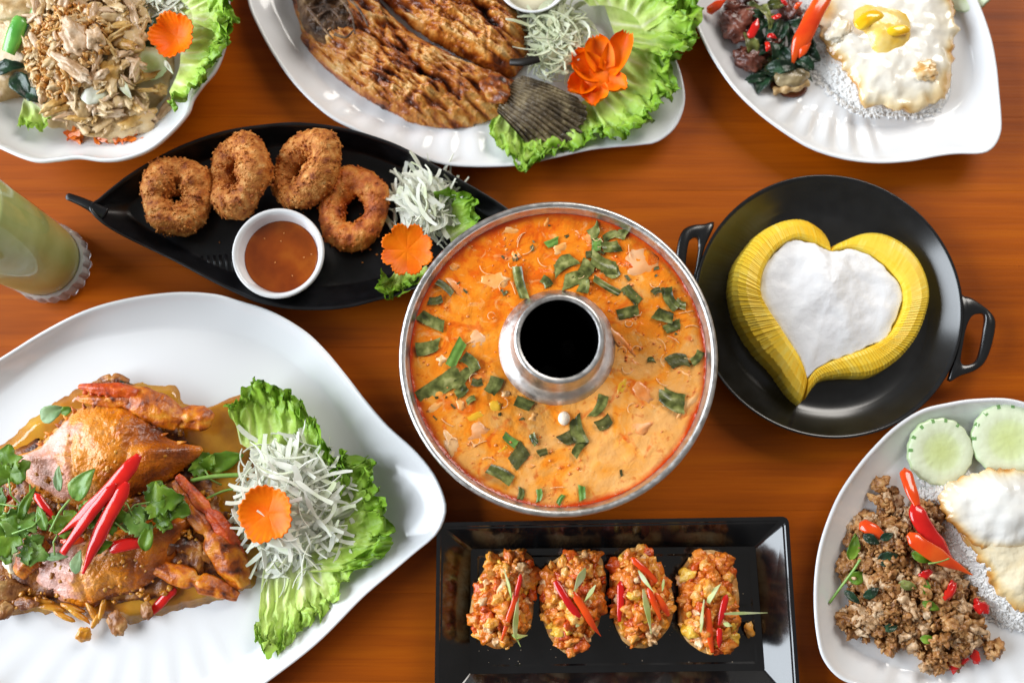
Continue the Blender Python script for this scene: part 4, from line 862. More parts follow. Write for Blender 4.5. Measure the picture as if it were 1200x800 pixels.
leaf('herb_leaf', 262, 540, .018, 44, 26, 20, 'green leaf lying under the cabbage edge', CORI, seed=13, group=G)
leaf('herb_leaf', 30, 590, .048, 40, 12, 70, 'long folded green leaf at the left of the heap', CORI, seed=14, group=G)
leaf('herb_leaf', 118, 640, .046, 26, 16, 20, 'dark leaf under the hanging chilli strip', CORI, seed=15, group=G)
for k, (pts, lb) in enumerate((([(224, 563, .026), (250, 558, .026), (285, 556, .024)], 'thick green stem beside the cabbage'), ([(240, 585, .02), (262, 575, .02), (280, 572, .02)], 'thin green stem under the thick one'), ([(60, 620, .054), (70, 600, .056), (82, 585, .055)], 'pale stem behind the chilli strips'))):
    V, F = tube_vf(catmull([P(*p) for p in pts], 6, False), .0018 if k == 0 else .001, 8); mk('coriander_stalk', V, F, STEM, label=lb, cat='stem', group='stems on the crab')
# garnish
lettuce('lettuce_leaf', [(283, 520), (300, 530), (330, 545), (360, 560), (380, 590), (385, 620)], [(272, 476), (298, 455), (335, 454), (370, 488), (392, 528), (410, 560)], .012, .02, 'frilly green lettuce leaf above the cabbage on the crab platter', seed=1, amp=.008, base=.28, rise=.012)
lettuce('lettuce_leaf', [(360, 560), (372, 590), (375, 620), (365, 650), (350, 670)], [(405, 530), (435, 545), (452, 590), (455, 640), (425, 668)], .012, .018, 'frilly lettuce leaf right of the cabbage by the platter rim', seed=2, amp=.008, base=.25, rise=.01)
lettuce('lettuce_leaf', [(310, 662), (325, 655), (345, 655), (365, 655), (385, 650)], [(303, 745), (322, 768), (350, 740), (385, 712), (422, 660)], .012, .013, 'pale-ribbed lettuce leaf below the cabbage on the crab platter', seed=3, amp=.0065, base=.02, rise=.006)
shreds('shredded_cabbage', 'loose heap of white shredded cabbage on the crab platter', (345, 590), 80, 92, .015, .030, 285, CABBAGE, 21, wid=(.0011, .0038), ln=(.016, .055))
carrot_flower('carrot_flower', 314, 601, .048, 31, 'orange carrot flower on the cabbage of the crab platter', petals=5, tilt=(.1, -.1), cut=.14, cup=.35, seed=1)
# ================================================================== crumbed rings on the black leaf dish
CRUMB = M('golden_crumb', [(.3, '#8c410e'), (.45, '#be6d22'), (.6, '#d88f42'), (.75, '#ebb873')], scale=160, rough=.62, bump=.9, bscale=520, bdetail=5)
CRUMB2 = M('golden_batter', [(.3, '#8a3a0a'), (.46, '#c0621a'), (.6, '#d68434'), (.75, '#e6a95c')], scale=110, rough=.55, bump=.8, bscale=420, bdetail=5)
def ring(label, px, py, z, Rm, rt_, rot, mat, seed, sq=(1, 1), n=110, m=44, crumbs=520):
    c = P(px, py, z); T = empty('crumbed_squid_ring', c, label, 'squid ring', 'crumbed squid rings')
    Mx = Euler(rot).to_matrix(); rings = []; nrm = []
    for i in range(n):
        a = 6.2832*i/n; row = []; k = 1+.34*nz((math.cos(a)*1.2, math.sin(a)*1.2, 0), 1, seed); wob = .12*nz((math.cos(a), math.sin(a), 4), 1, seed+1)
        for j in range(m):
            b = 6.2832*j/m; d = Vector((math.cos(b)*math.cos(a), math.cos(b)*math.sin(a), math.sin(b)))
            base = Vector((math.cos(a)*Rm*sq[0]*(1+wob), math.sin(a)*Rm*sq[1]*(1+wob), 0))
            q = base/rt_+d; r = rt_*k*(1+.10*fz(q, 1.6, seed, 3)+.07*(.5-noise.voronoi(q*4.2+Vector((seed*5, 0, 0)))[0][0])+.05*nz(q, 9, seed))
            v = Mx @ (base+Vector((d.x*r, d.y*r, d.z*r*1.08))); row.append(v+c); nrm.append((v+c, Mx @ d))
        rings.append(row)
    rings.append(rings[0])
    V, F = rings_mesh(rings, False, False); mk('crumb_crust', V, F, mat, parent=T)
    rr = random.Random(seed); parts = []; g = ico(1)
    for k in range(crumbs):
        v, d = rr.choice(nrm); s = rr.uniform(.0007, .0017); E = Euler((rr.uniform(0, 3), rr.uniform(0, 3), rr.uniform(0, 3))).to_matrix(); o_ = v+d*s*.3
        parts.append(([E @ Vector((p.x*s*1.3, p.y*s*.8, p.z*s*.7))+o_ for p in g[0]], g[1]))
    V, F = merge(parts); mk('loose_crumbs', V, F, mat, parent=T, kind='stuff', flat=True)
k_ = PX*.965
ring('leftmost crumbed squid ring, lying flat with a round hole', 208, 230, .024, 27*k_, 19*k_, (.05, .12, 0), CRUMB, 1, (.88, 1.12))
ring('second crumbed squid ring, tipped up on edge facing left', 280, 206, .030, 29*k_, 18*k_, (-.1, -.62, .15), CRUMB, 2, (.95, 1.2))
ring('third crumbed squid ring, tipped up just above the sauce cup', 358, 198, .031, 28*k_, 18*k_, (-.42, -.42, .78), CRUMB, 3, (1.28, .92))
ring('smooth battered squid ring lying flat beside the cabbage', 414, 245, .022, 29*k_, 17*k_, (.1, -.1, -.25), CRUMB2, 4, (.95, 1.22), crumbs=160)
DIP = M('sweet_chilli_sauce', [(.3, '#7a2f06'), (.55, '#96430a'), (.75, '#a85814')], scale=40, rough=.06, coat=.5)
V, F = rings_mesh([[Vector((cc2.x+cr*f*math.cos(6.2832*k/96), cc2.y+cr*f*math.sin(6.2832*k/96), z)) for k in range(96)] for f, z in ((.665, .0126), (.75, .022), (.802, .0268), (.775, .0262), (.6, .0261), (.05, .0261))], True, True)
mk('dipping_sauce', V, F, DIP, label='glossy amber sweet chilli sauce in the small white cup', cat='sauce')
SEEDM = M('chilli_seed', '#e0954a', rough=.3); parts = []; rr = random.Random(3)
for k in range(7):
    a, q = rr.uniform(0, 6.28), math.sqrt(rr.random())*.72; V, F = blob_vf((cc2.x+cr*q*math.cos(a), cc2.y+cr*q*math.sin(a), .0263), (.0008, .0006, .0003), (0, 0, a), .1, 1, k, 1); parts.append((V, F))
V, F = merge(parts); mk('chilli_seeds', V, F, SEEDM, label='tiny chilli seeds afloat in the dipping sauce', cat='seeds', kind='stuff')
lettuce('lettuce_leaf', [(500, 250), (512, 262), (525, 275), (530, 290)], [(520, 232), (545, 238), (558, 255), (560, 275)], .018, .026, 'dark curled lettuce tip behind the cabbage by the pot rim', seed=11, amp=.007, base=.35, rise=.01)
lettuce('lettuce_leaf', [(480, 318), (470, 318), (462, 322), (470, 330)], [(495, 325), (470, 345), (446, 344), (450, 325)], .014, .02, 'small frilly lettuce piece below the carrot flower on the black dish', seed=12, amp=.006, base=.28, rise=.01)
lettuce('lettuce_leaf', [(470, 315), (480, 318), (490, 318), (500, 312)], [(455, 343), (470, 348), (488, 345), (505, 322)], .014, .018, 'lettuce frill tucked against the pot below the carrot flower', seed=13, amp=.006, base=.26, rise=.01)
shreds('shredded_cabbage', 'white shredded cabbage heap on the black leaf dish', (500, 243), 44, 48, .014, .030, 190, CABBAGE, 31, wid=(.0012, .0036), ln=(.014, .045), bias=2.1)
carrot_flower('carrot_flower', 477, 293, .040, 30, 'jagged orange carrot flower on the black leaf dish', petals=8, tilt=(.15, .1), cut=.2, cup=.22, seed=2)
pst = []; rr = random.Random(44); g = ico(1)
for q in scatter([(190, 285), (170, 240), (230, 190), (320, 180), (420, 200), (450, 300), (400, 320), (390, 290), (380, 250), (270, 255), (262, 300)], 60, 45):
    s_ = rr.uniform(.0004, .0013); c = P(q[0], q[1], .0088); pst.append(([Vector((v.x*s_*1.3+c.x, v.y*s_+c.y, v.z*s_*.7+c.z)) for v in g[0]], g[1]))
V, F = merge(pst); mk('dropped_crumbs', V, F, CRUMB, label='golden crumbs dropped on the black leaf dish', cat='crumbs', kind='stuff', flat=True)
# ================================================================== mango heart
MANGO = M('ripe_mango', [(.3, '#fdd02e'), (.55, '#ffdc4c'), (.75, '#ffe670')], scale=60, rough=.36, bump=.05, bscale=250, jitter=.3, spec=.35)
ho_l = [(972, 291), (957, 270), (937, 259), (912, 262), (887, 275), (871, 293), (858, 314), (853, 343), (860, 376), (879, 409), (904, 437), (922, 462), (935, 474)]
hi_l = [(972, 296), (957, 288), (933, 282), (912, 292), (899, 307), (891, 325), (889, 345), (897, 362), (912, 384), (922, 399), (933, 415), (940, 430), (944, 444)]
ho_r = [(972, 291), (984, 285), (1011, 275), (1036, 277), (1060, 291), (1077, 314), (1085, 343), (1081, 371), (1069, 400), (1048, 425), (1019, 442), (986, 443), (957, 449), (938, 474)]
hi_r = [(972, 296), (983, 294), (996, 293), (1019, 301), (1040, 318), (1052, 335), (1055, 350), (1053, 367), (1040, 392), (1025, 403), (1011, 409), (978, 421), (955, 432), (945, 444)]
heart = empty('mango_heart', P(965, 370, .006), 'heart-shaped ring of thin yellow mango slices in the black pan', 'mango slices')
ZB = .0062
def arm(outer, inner, n, hgt, thick, lean, rough_, seed):
    O = catmull([P(a, b, .012) for a, b in outer], 14, False); I = catmull([P(a, b, .02) for a, b in inner], 14, False)
    def samp(A, t):
        f = t*(len(A)-1); i = max(0, min(int(f), len(A)-2)); return A[i].lerp(A[i+1], f-i)
    rr = random.Random(seed)
    for k in range(n):
        t = (k+.5)/n; tt = max(0, min(1, t+lean*.0))
        h = hgt*(1-.25*abs(t-.5)*2)*rr.uniform(1-rough_*.05, 1+rough_*.05); so = (rr.uniform(-1, 1)*.0008+(.0011 if k % 2 else -.0011))*rough_*(.4+t)
        secs = []
        for dt, zl in ((-thick/2, -.0010), (thick/2, .0010)):
            a, b = samp(I, max(0, min(1, t+dt))), samp(O, max(0, min(1, t+dt+lean))); d = (b-a); d.z = 0; L = d.length; d = d/max(L, 1e-6)
            a = Vector((a.x, a.y, 0)); row = []
            for q, z in ((-.04, 0), (0.0, .80), (.07, .96), (.2, 1.0), (.55, .96), (.8, .84), (.94, .62), (1.0, 0.0)):
                row.append(a+d*(L*q+so*(q > .5))+Vector((0, 0, ZB+z*h+(zl*.6 if 0 < z else 0))))
            secs.append(row)
        m_ = len(secs[0]); V = secs[0]+secs[1]
        F = [(i, i+1, i+1+m_, i+m_) for i in range(m_-1)]+[tuple(range(m_)), tuple(reversed(range(m_, 2*m_))), (m_-1, 0, m_, 2*m_-1)]
        mk('mango_slice', V, F, MANGO, parent=heart, flat=True)
arm(ho_l, hi_l, 128, .027, .014, .05, .3, 1)
arm(ho_r, hi_r, 112, .026, .016, -.02, .05, 2)
COCO = M('coconut_sticky_rice', [(.35, '#e9e7e8'), (.65, '#f2f1f2')], scale=60, rough=.42, bump=.15, bscale=520, bdetail=5)
ci_ = hi_l[:-1]+list(reversed(hi_r))[:-1]
ol = px_outline([(a, b) for a, b in ci_], .024, 5)
V, F = dome_vf(ol, ZB, lambda x, y, t: .020+.007*(1-t**2.5)+.0065*nz((x, y, 0), 30, 2)*(1-t**5)+.0014*nz((x, y, 0), 75, 7)*(1-t**5)+.0005*fz((x, y, 0), 150, 5, 4), 150, 44, c=P(968, 345, .024), ragged=.035, seed=3)
mk('heart_filling', V, F, COCO, label='soft lumpy white filling heaped inside the mango heart', cat='dessert filling')
# ================================================================== four topped toasts on the tray
BREAD = M('fried_bread', [(.3, '#b86f2c'), (.5, '#d39a55'), (.7, '#e6bd84')], scale=90, rough=.55, bump=.6, bscale=380)
TOPM = [M('glazed_'+n, c, scale=110, rough=.24, coat=.4, bump=.6, bscale=420, jitter=.6) for n, c in (
    ('orange_dice', [(.3, '#c4560f'), (.5, '#e07a20'), (.7, '#f0a04a')]), ('amber_dice', [(.3, '#d17c1c'), (.5, '#ec9f3a'), (.7, '#f7c275')]),
    ('pale_dice', [(.3, '#dc9a55'), (.5, '#efbd85'), (.7, '#f8dab2')]), ('red_dice', [(.3, '#a8330a'), (.5, '#cf5212'), (.7, '#e67a2c')]), ('yellow_dice', [(.3, '#d99a1e'), (.5, '#efb93c'), (.7, '#f9d777')]))]
TP = []
for i, m in enumerate(TOPM): TP.append(protos('topping_piece', 6, .0052, m, .6, 1.25, 3, 0., 40+i*9))
SCAL = M('pale_scallion_sliver', [(.3, '#a9c05a'), (.5, '#d3dc9a'), (.7, '#eef0d8')], scale=50, rough=.35, trans=.25, jitter=.6)
word = ['leftmost', 'second', 'third', 'rightmost']
toasts = [([(590, 646), (615, 645), (627, 662), (625, 695), (623, 730), (608, 750), (585, 760), (562, 750), (551, 725), (555, 695), (570, 662)], 0),
          ([(684, 645), (702, 650), (710, 675), (707, 710), (697, 740), (672, 766), (650, 755), (637, 728), (632, 695), (640, 665), (660, 650)], 1),
          ([(745, 641), (762, 647), (780, 675), (790, 700), (786, 730), (765, 755), (738, 757), (722, 735), (716, 700), (715, 670), (728, 648)], 2),
          ([(826, 644), (852, 651), (864, 680), (866, 715), (862, 748), (838, 766), (812, 757), (797, 735), (796, 700), (799, 670), (812, 650)], 3)]
ZT = .0054
for pts, k in toasts:
    c = Vector((sum(p[0] for p in pts)/len(pts), sum(p[1] for p in pts)/len(pts))); T = empty('topped_toast', P(c.x, c.y, ZT), f"{word[k]} of the four oval toasts heaped with orange glazed mince", 'toast', 'topped toasts on the tray')
    ol = px_outline(pts, .018, 6); V, F = dome_vf(ol, ZT, lambda x, y, t: .012+.004*(1-t**6)+.0006*fz((x, y, 0), 200, k), 80, 10, c=P(c.x, c.y, .018), ragged=.02, seed=k)
    mk('bread_base', V, F, BREAD, parent=T)
    ol2 = [P(c.x, c.y, .022)+(p-P(c.x, c.y, .018))*.9 for p in ol]
    def ht(t): return .019+.016*(1-t**2.2)
    V, F = dome_vf(ol2, ZT, lambda x, y, t: ht(t)-ZT+.002*fz((x, y, 0), 130, k+3), 90, 22, c=P(c.x, c.y, .022), ragged=.04, seed=k+7); mk('mince_bed', V, F, TOPM[0], parent=T)
    rr = random.Random(60+k); pl = [(p[0], p[1]) for p in [tuple(q)[:2] for q in catmull([(a, b, 0) for a, b in pts], 4)]]
    for q in [q for q in scatter(pl, 96, 70+k, 6.0) if edge_dist(q, pl) > 2.5]:
        f = 1-min(1, edge_dist(q, pl)/36); z = ht(f*.93); cl = rr.choices(range(5), (6, 4, 1.6, 2.4, .8))[0]
        o = P(q[0], q[1], z-.0016); s = rr.uniform(.55, 1.45)
        place('topping_piece', rr.choice(TP[cl]), o, (rr.uniform(0, 3), rr.uniform(0, 3), rr.uniform(0, 6)), s, parent=T)
zt_ = .038
def sl(pts, w, label, m, **k):
    if m is SCAL:
        c = catmull([P(a, b, zt_+d+.0015) for a, b, d in pts], 8, False); n_ = len(c); tp, tl_ = k.get('tip', .3), k.get('tail', .3)
        V, F = ribbon_vf([p+Vector((0, 0, .0012*math.sin(i/n_*5+k['seed']))) for i, p in enumerate(c)], lambda t: w*.85*PX*max(.08, min(lerp(tl_, 1, sstep(0, .4, t)), lerp(tp*.4, 1, sstep(0, .6, 1-t)))), .0005, Vector((math.sin(k['seed']*3), math.cos(k['seed']*3), .5)))
        return mk('scallion_sliver', V, F, SCAL, label=label, cat='scallion sliver', group='slivers on the toasts', flat=True)
    w *= .8
    chili('garnish_sliver' if m is SCAL else 'chilli_sliver', [(a, b, zt_+d) for a, b, d in pts], w, label, m, cat='scallion sliver' if m is SCAL else 'chilli sliver', group='slivers on the toasts', **k)
sl([(610, 675, 0), (604, 700, .002), (596, 725, .001), (588, 750, -.004)], 8, 'orange chilli sliver down the leftmost toast', CHILI_O, tip=.4, tail=.5, seed=1)
sl([(610, 672, .003), (607, 688, .003), (603, 704, .002)], 6, 'short red chilli tip at the top of the leftmost toast', CHILI, tip=.3, tail=.3, seed=2)
sl([(590, 665, 0), (596, 685, .002), (600, 703, .002)], 8, 'green scallion sliver on the upper left of the leftmost toast', SCAL, tip=.3, tail=.2, seed=3)
sl([(607, 700, .001), (605, 722, .002), (604, 742, -.001), (610, 757, -.006)], 8, 'pale scallion sliver hanging off the leftmost toast', SCAL, tip=.15, tail=.3, seed=4)
sl([(600, 744, -.002), (608, 745, -.003), (618, 744, -.007)], 7, 'short green scallion bit low on the leftmost toast', SCAL, tip=.4, tail=.3, seed=5)
sl([(651, 680, 0), (662, 700, .003), (675, 718, .003), (683, 728, .001)], 10, 'left red chilli sliver on the second toast', CHILI, tip=.3, tail=.8, seed=6)
sl([(671, 694, .003), (683, 712, .003), (693, 730, .001), (704, 745, -.006)], 10, 'right red chilli sliver on the second toast', CHILI_O, tip=.12, tail=.6, seed=7)
sl([(686, 665, 0), (680, 678, .002), (673, 692, .002)], 11, 'broad pale scallion sliver on the second toast', SCAL, tip=.4, tail=.2, seed=8)
sl([(698, 685, -.002), (691, 696, .001), (685, 704, .002)], 6, 'small scallion sliver at the right of the second toast', SCAL, tip=.3, tail=.2, seed=9)
sl([(680, 728, .001), (675, 734, .001)], 6, 'tiny pale scallion bit low on the second toast', SCAL, tip=.5, tail=.5, seed=10)
sl([(727, 680, -.004), (727, 700, -.002), (726, 728, -.004)], 10, 'upright red chilli sliver at the left of the third toast', CHILI, tip=.5, tail=.2, seed=11)
sl([(740, 653, 0), (752, 664, .002), (770, 682, 0)], 9, 'orange chilli sliver across the top of the third toast', CHILI_O, tip=.7, tail=.3, seed=12)
sl([(760, 688, .003), (766, 705, .004), (774, 726, 0)], 8, 'orange chilli sliver in the middle of the third toast', CHILI_O, tip=.4, tail=.3, seed=13)
sl([(768, 694, .002), (777, 708, .001), (784, 721, -.003)], 9, 'red chilli sliver at the right of the third toast', CHILI_O, tip=.5, tail=.3, seed=14)
sl([(748, 668, .001), (756, 680, .003), (765, 692, .003)], 6, 'thin scallion sliver high on the third toast', SCAL, tip=.3, tail=.3, seed=15)
sl([(754, 690, .002), (759, 715, .003), (763, 742, -.002)], 9, 'long green scallion sliver on the third toast', SCAL, tip=.2, tail=.3, seed=16)
sl([(778, 678, -.002), (776, 692, .001)], 5, 'tiny scallion sliver at the right of the third toast', SCAL, tip=.3, tail=.3, seed=17)
sl([(829, 712, .003), (831, 735, .002), (835, 764, -.006)], 9, 'orange chilli sliver hanging down the rightmost toast', CHILI_O, tip=.6, tail=.4, seed=18)
sl([(852, 696, .001), (847, 715, .002), (842, 732, 0)], 9, 'red chilli sliver on the right side of the rightmost toast', CHILI, tip=.4, tail=.3, seed=19)
sl([(843, 735, .002), (843, 747, .001), (843, 758, -.004)], 8, 'short shiny red chilli tip low on the rightmost toast', CHILI, tip=.4, tail=.5, seed=20)
sl([(821, 740, 0), (823, 722, .003), (825, 702, .003)], 12, 'white scallion tuft on the rightmost toast', SCAL, tip=.5, tail=.4, seed=21)
sl([(830, 706, .003), (836, 694, .003), (844, 684, .001)], 9, 'white scallion curl at the middle of the rightmost toast', SCAL, tip=.3, tail=.5, seed=22)
sl([(849, 719, .002), (870, 718, .001), (899, 717.5, -.002)], 4, 'thin green scallion sliver pointing off the rightmost toast', SCAL, tip=.3, tail=.6, seed=23)
sl([(848, 730, .001), (858, 733, 0)], 6, 'short green scallion bit on the rightmost toast', SCAL, tip=.3, tail=.3, seed=24)
place('dropped_crumb', TP[1][0], P(878, 737, .010), (.3, .2, .5), (1.0, 1.5, .6), label='single amber crumb lying on the tray right of the toasts', cat='crumb')
parts = []; rr = random.Random(9)
for q in scatter([(553, 643), (884, 642), (893, 784), (552, 788)], 90, 12):
    V, F = blob_vf(P(q[0], q[1], ZT+.0003), (.0004, .0004, .0003), (0, 0, 0), .2, 1, q[0], 1); parts.append((V, F))
V, F = merge(parts); mk('tray_specks', V, F, M('pale_speck', '#b9a690', rough=.5), label='pale specks scattered over the black tray floor', cat='specks', kind='stuff')
# ================================================================== basil pork plate, lower right
ZK = .0085
RICE = M('steamed_rice', [(.35, '#f3f1ee'), (.65, '#fbfaf8')], scale=200, rough=.7, spec=.1)
PORK = [M('minced_pork_'+n, c, scale=170, rough=.4, bump=.6, bscale=420, coat=.15, jitter=.5) for n, c in (
    ('tan', [(.3, '#875225'), (.5, '#b47e47'), (.7, '#d3a86f')]), ('brown', [(.3, '#5f3615'), (.5, '#93602e'), (.7, '#ba874f')]), ('pale', [(.3, '#a37a50'), (.5, '#c6a077'), (.7, '#dfc4a2')]))]
PP = [protos('mince_crumb', 8, .0062, m, .8, 1.5, 3, .25, 90+i*17) for i, m in enumerate(PORK)]
pork_o = [(1032, 563), (1048, 570), (1060, 590), (1085, 585), (1105, 592), (1112, 612), (1100, 628), (1095, 650), (1122, 668), (1140, 690), (1152, 720), (1162, 745), (1140, 760), (1120, 775), (1098, 785), (1075, 770), (1060, 755), (1042, 765), (1020, 750), (992, 742), (985, 725), (996, 700), (990, 680), (982, 662), (992, 640), (998, 615), (1022, 600), (1025, 580)]
mp_ = empty('minced_pork', P(1065, 680, ZK), 'heap of brown stir-fried minced pork with basil on the right-hand plate', 'minced pork')
dense = [tuple(p)[:2] for p in catmull([(a, b, 0) for a, b in pork_o], 4)]
ol = [P(a, b, ZK) for a, b in dense]
V, F = dome_vf([P(1065, 680, ZK)+(p-P(1065, 680, ZK))*.93 for p in ol], ZK, lambda x, y, t: .013*(1-t**2.5)+.003*fz((x, y, 0), 110, 3), 130, 26, c=P(1065, 680, ZK)); mk('mince_bed', V, F, PORK[1], parent=mp_)
rr = random.Random(17)
for k, q in enumerate(scatter(dense, 270, 23, 6)):
    d = edge_dist(q, dense); z = ZK+.0025+.0155*min(1, d/40)**.7+rr.uniform(-.001, .002); i = rr.choices((0, 1, 2), (4, 3, 3))[0]
    place('mince_crumb', rr.choice(PP[i]), P(q[0], q[1], z), (rr.uniform(0, 6), rr.uniform(0, 6), rr.uniform(0, 6)), rr.uniform(.55, 1.15), parent=mp_)
for k, (x, y, s) in enumerate(((1163, 765, 1.1), (1158, 757, .9), (1170, 758, .9), (1030, 566, 1.0), (1099, 784, .8))): place('mince_crumb', PP[0][k], P(x, y, ZK+.005), (k, k, k), s, parent=mp_)
pst = []
for q in scatter(dense, 450, 29):
    d = edge_dist(q, dense); z = ZK+.004+.0165*min(1, d/40)**.7+rr.uniform(0, .002); s = rr.uniform(.0007, .0017)
    pst.append(blob_vf(P(q[0], q[1], z), (s*1.4, s, s*.8), (0, 0, rr.uniform(0, 3)), .5, 1.5, rr.uniform(0, 50), 1))
V, F = merge(pst); mk('fine_mince', V, F, PORK[0], parent=mp_, kind='stuff')
rice('steamed_rice', 'white steamed rice between the minced pork and fried egg', [(1085, 560), (1105, 550), (1130, 552), (1180, 560), (1240, 580), (1270, 640), (1250, 720), (1205, 740), (1165, 725), (1140, 700), (1120, 665), (1100, 630), (1090, 595)], ZK, .014, 2600, 5, RICE)
def egg_white(name, pts, z0, h, mat, seed, parent, cx, lump=.0025, edge=.5, m=36, yolk=None):
    yk = P(yolk[0], yolk[1], z0+h) if yolk else None
    ol = px_outline(pts, z0+h*.6, 7); c = P(cx[0], cx[1], z0+h*.6)
    att = []
    def hf(x, y, t): return (yolk[3]*math.exp(-(((x-yk.x)**2+(y-yk.y)**2)/yolk[2]**2)**1.6) if yolk else 0)+h*(.15+.85*(1-t**4))+lump*(nz((x, y, 0), 60, seed)+.45*nz((x, y, 0), 130, seed+4))*(.4+.6*t)+.0010*fz((x, y, 0), 170, seed+2, 3)*t**2+.002*t**6*fz((x, y, 0), 90, seed+3)
    n = 180; V, F = dome_vf(ol, z0, hf, n, m, c=c, zb=z0-.003, ragged=.09, seed=seed)
    for v in V[:n]: att.append(1)
    for i in range(m): att += [min(1, max(0, ((1-i/m)-.62)/.38)**1.5*(.65+.9*max(0, nz((V[n+i*n+k].x, V[n+i*n+k].y, 0), 45, seed+8)+.3))) for k in range(n)]
    att.append(0)
    return mk('egg_white', V, F, mat, parent=parent, attr=att)
EGGW = attr_mat('fried_egg_white', [(.0, '#f1efe9'), (.3, '#f2ead8'), (.62, '#f2dcb2'), (.88, '#e0ac66'), (1., '#c4853a')], rough=.18, nscale=90, namp=.14, bump=.12, bscale=200, coat=.4, spec=.5)
eg = empty('fried_egg', P(1170, 600, ZK), 'fried egg with browned lacy edge at the right edge of the pork plate', 'fried egg')
egg_white('egg_white', [(1104, 590), (1112, 568), (1135, 556), (1170, 550), (1215, 556), (1242, 590), (1236, 630), (1200, 646), (1168, 646), (1142, 634), (1118, 616)], .0215, .012, EGGW, 4, eg, (1172, 600), lump=.0034, yolk=(1186, 586, .019, .0065))
LACE = attr_mat('lacy_browned_egg', [(.0, '#f3e6c6'), (.35, '#efd49e'), (.7, '#e0ae62'), (1., '#c2843c')], rough=.2, nscale=80, namp=.4, bump=.4, bscale=220, coat=.4)
egg_white('egg_white', [(1128, 622), (1140, 645), (1152, 664), (1164, 686), (1182, 704), (1205, 716), (1236, 700), (1245, 660), (1240, 625), (1190, 610), (1150, 612)], .0185, .008, LACE, 14, eg, (1190, 650), lump=.003)
eg.children[-1].name = 'lacy_skirt'
CUKE = attr_mat('cucumber_flesh', [(.0, '#d6e29a'), (.35, '#e0ecb8'), (.6, '#eaf3d2'), (.88, '#e0edca'), (1., '#c6ddaa')], rough=.22, nscale=140, namp=.10, bump=.15, bscale=300, coat=.2)
RIND = M('cucumber_rind', '#7aa863', rough=.35)
def cucumber(px, py, z, r, label, seed, tilt=(0, 0), th=.006, rinds=True, group='cucumber slices'):
    c = P(px, py, z); T = empty('cucumber_slice', c, label, 'cucumber slice', group); Mx = Euler((tilt[0], tilt[1], 0)).to_matrix(); n = 120; rg = []; att = []; R_ = r*PX
    for rr_, zz, kk in ((.6, -th, .6), (.96, -th, .95), (1, -th*.7, 1), (1, -th*.2, 1), (.975, 0, .92), (.93, .0004, .78), (.8, .0006, .65), (.6, .0005, .5), (.5, -.0002, .3), (.3, .0003, .12), (.1, 0, 0)):
        rg.append([Mx @ Vector((R_*rr_*(1+(.013*math.cos(a*17)+.01*math.cos(a*5+seed))*(rr_ > .9))*math.cos(a), R_*rr_*(1+(.013*math.cos(a*17)+.01*math.cos(a*5+seed))*(rr_ > .9))*math.sin(a), zz+.0004*nz((rr_*math.cos(a)*4, rr_*math.sin(a)*4, 0), 1.5, seed)))+c for a in [6.2832*k/n for k in range(n)]]); att += [kk]*n
    V, F = rings_mesh(rg, True, True); mk('cucumber_flesh', V, F, CUKE, parent=T, attr=att)
    if rinds:
        for k in range(6):
            a = 1.0+k*.42+.15*nz((k, seed, 0)); w_ = .05
            pts = [Mx @ Vector((R_*q*math.cos(a+d), R_*q*math.sin(a+d), zz))+c for q, d, zz in ((.88, -w_, .0007), (.99, -w_, .0001), (.99, w_, .0001), (.88, w_, .0007))]
            mk('rind_strip', pts+[p-Vector((0, 0, .002)) for p in pts], [(0, 1, 2, 3), (7, 6, 5, 4), (0, 4, 5, 1), (1, 5, 6, 2), (2, 6, 7, 3), (3, 7, 4, 0)], RIND, parent=T, flat=True)
cucumber(1103, 529, .020, 38, 'left crinkled cucumber slice above the pork plate egg', 1, (.12, .08))
cucumber(1182, 515, .020, 41, 'right crinkled cucumber slice cut off by the right edge', 2, (.1, -.05))
chili('chilli_piece', [(1060, 548, .022), (1067, 572, .030), (1075, 592, .034)], 15, 'pointed orange-red chilli tip rising at the top of the pork', CHILI_O, tip=.5, tail=.12, cat='chilli piece', group='chillies on the pork', seed=31)
chili('chilli_piece', [(1072, 590, .032), (1078, 608, .035), (1092, 630, .034), (1105, 645, .03), (1116, 658, .024)], 20, 'long red chilli strip along the right of the pork', CHILI, tip=.3, tail=.45, cat='chilli piece', group='chillies on the pork', seed=32)
chili('chilli_piece', [(1064, 625, .036), (1082, 640, .038), (1105, 654, .035), (1140, 673, .028)], 18, 'orange-red chilli strip pointing right over the rice', CHILI_O, tip=.1, tail=.35, cat='chilli piece', group='chillies on the pork', seed=33)
chili('chilli_piece', [(1008, 612, .026), (1022, 620, .031), (1042, 632, .030)], 14, 'short orange chilli chunk at the upper left of the pork', CHILI_O, tip=.2, tail=.35, cat='chilli piece', group='chillies on the pork', seed=34)
for k, (x, y, L, W, lb) in enumerate(((1086, 675, 14, 12, 'red chilli bit in the middle of the pork'), (1113, 693, 20, 12, 'red chilli bit under the long strip'), (1150, 712, 14, 16, 'red chilli bit at the right edge of the pork'), (1036, 694, 10, 12, 'tiny red chilli bit at the left of the pork'), (1120, 775, 22, 14, 'dark red chilli scrap at the foot of the pork'), (1143, 768, 14, 10, 'red chilli scrap below the right end of the pork'))):
    blob('chilli_bit', P(x, y, .030 if k < 2 else .024 if k < 4 else .014), (L*PX*.6, W*PX*.5, .0016), CHILI, (.3, .2, k), .6, 1.3, k, 3, label=lb, cat='chilli bit', group='chilli bits on the pork')
B = 'basil leaves on the pork'
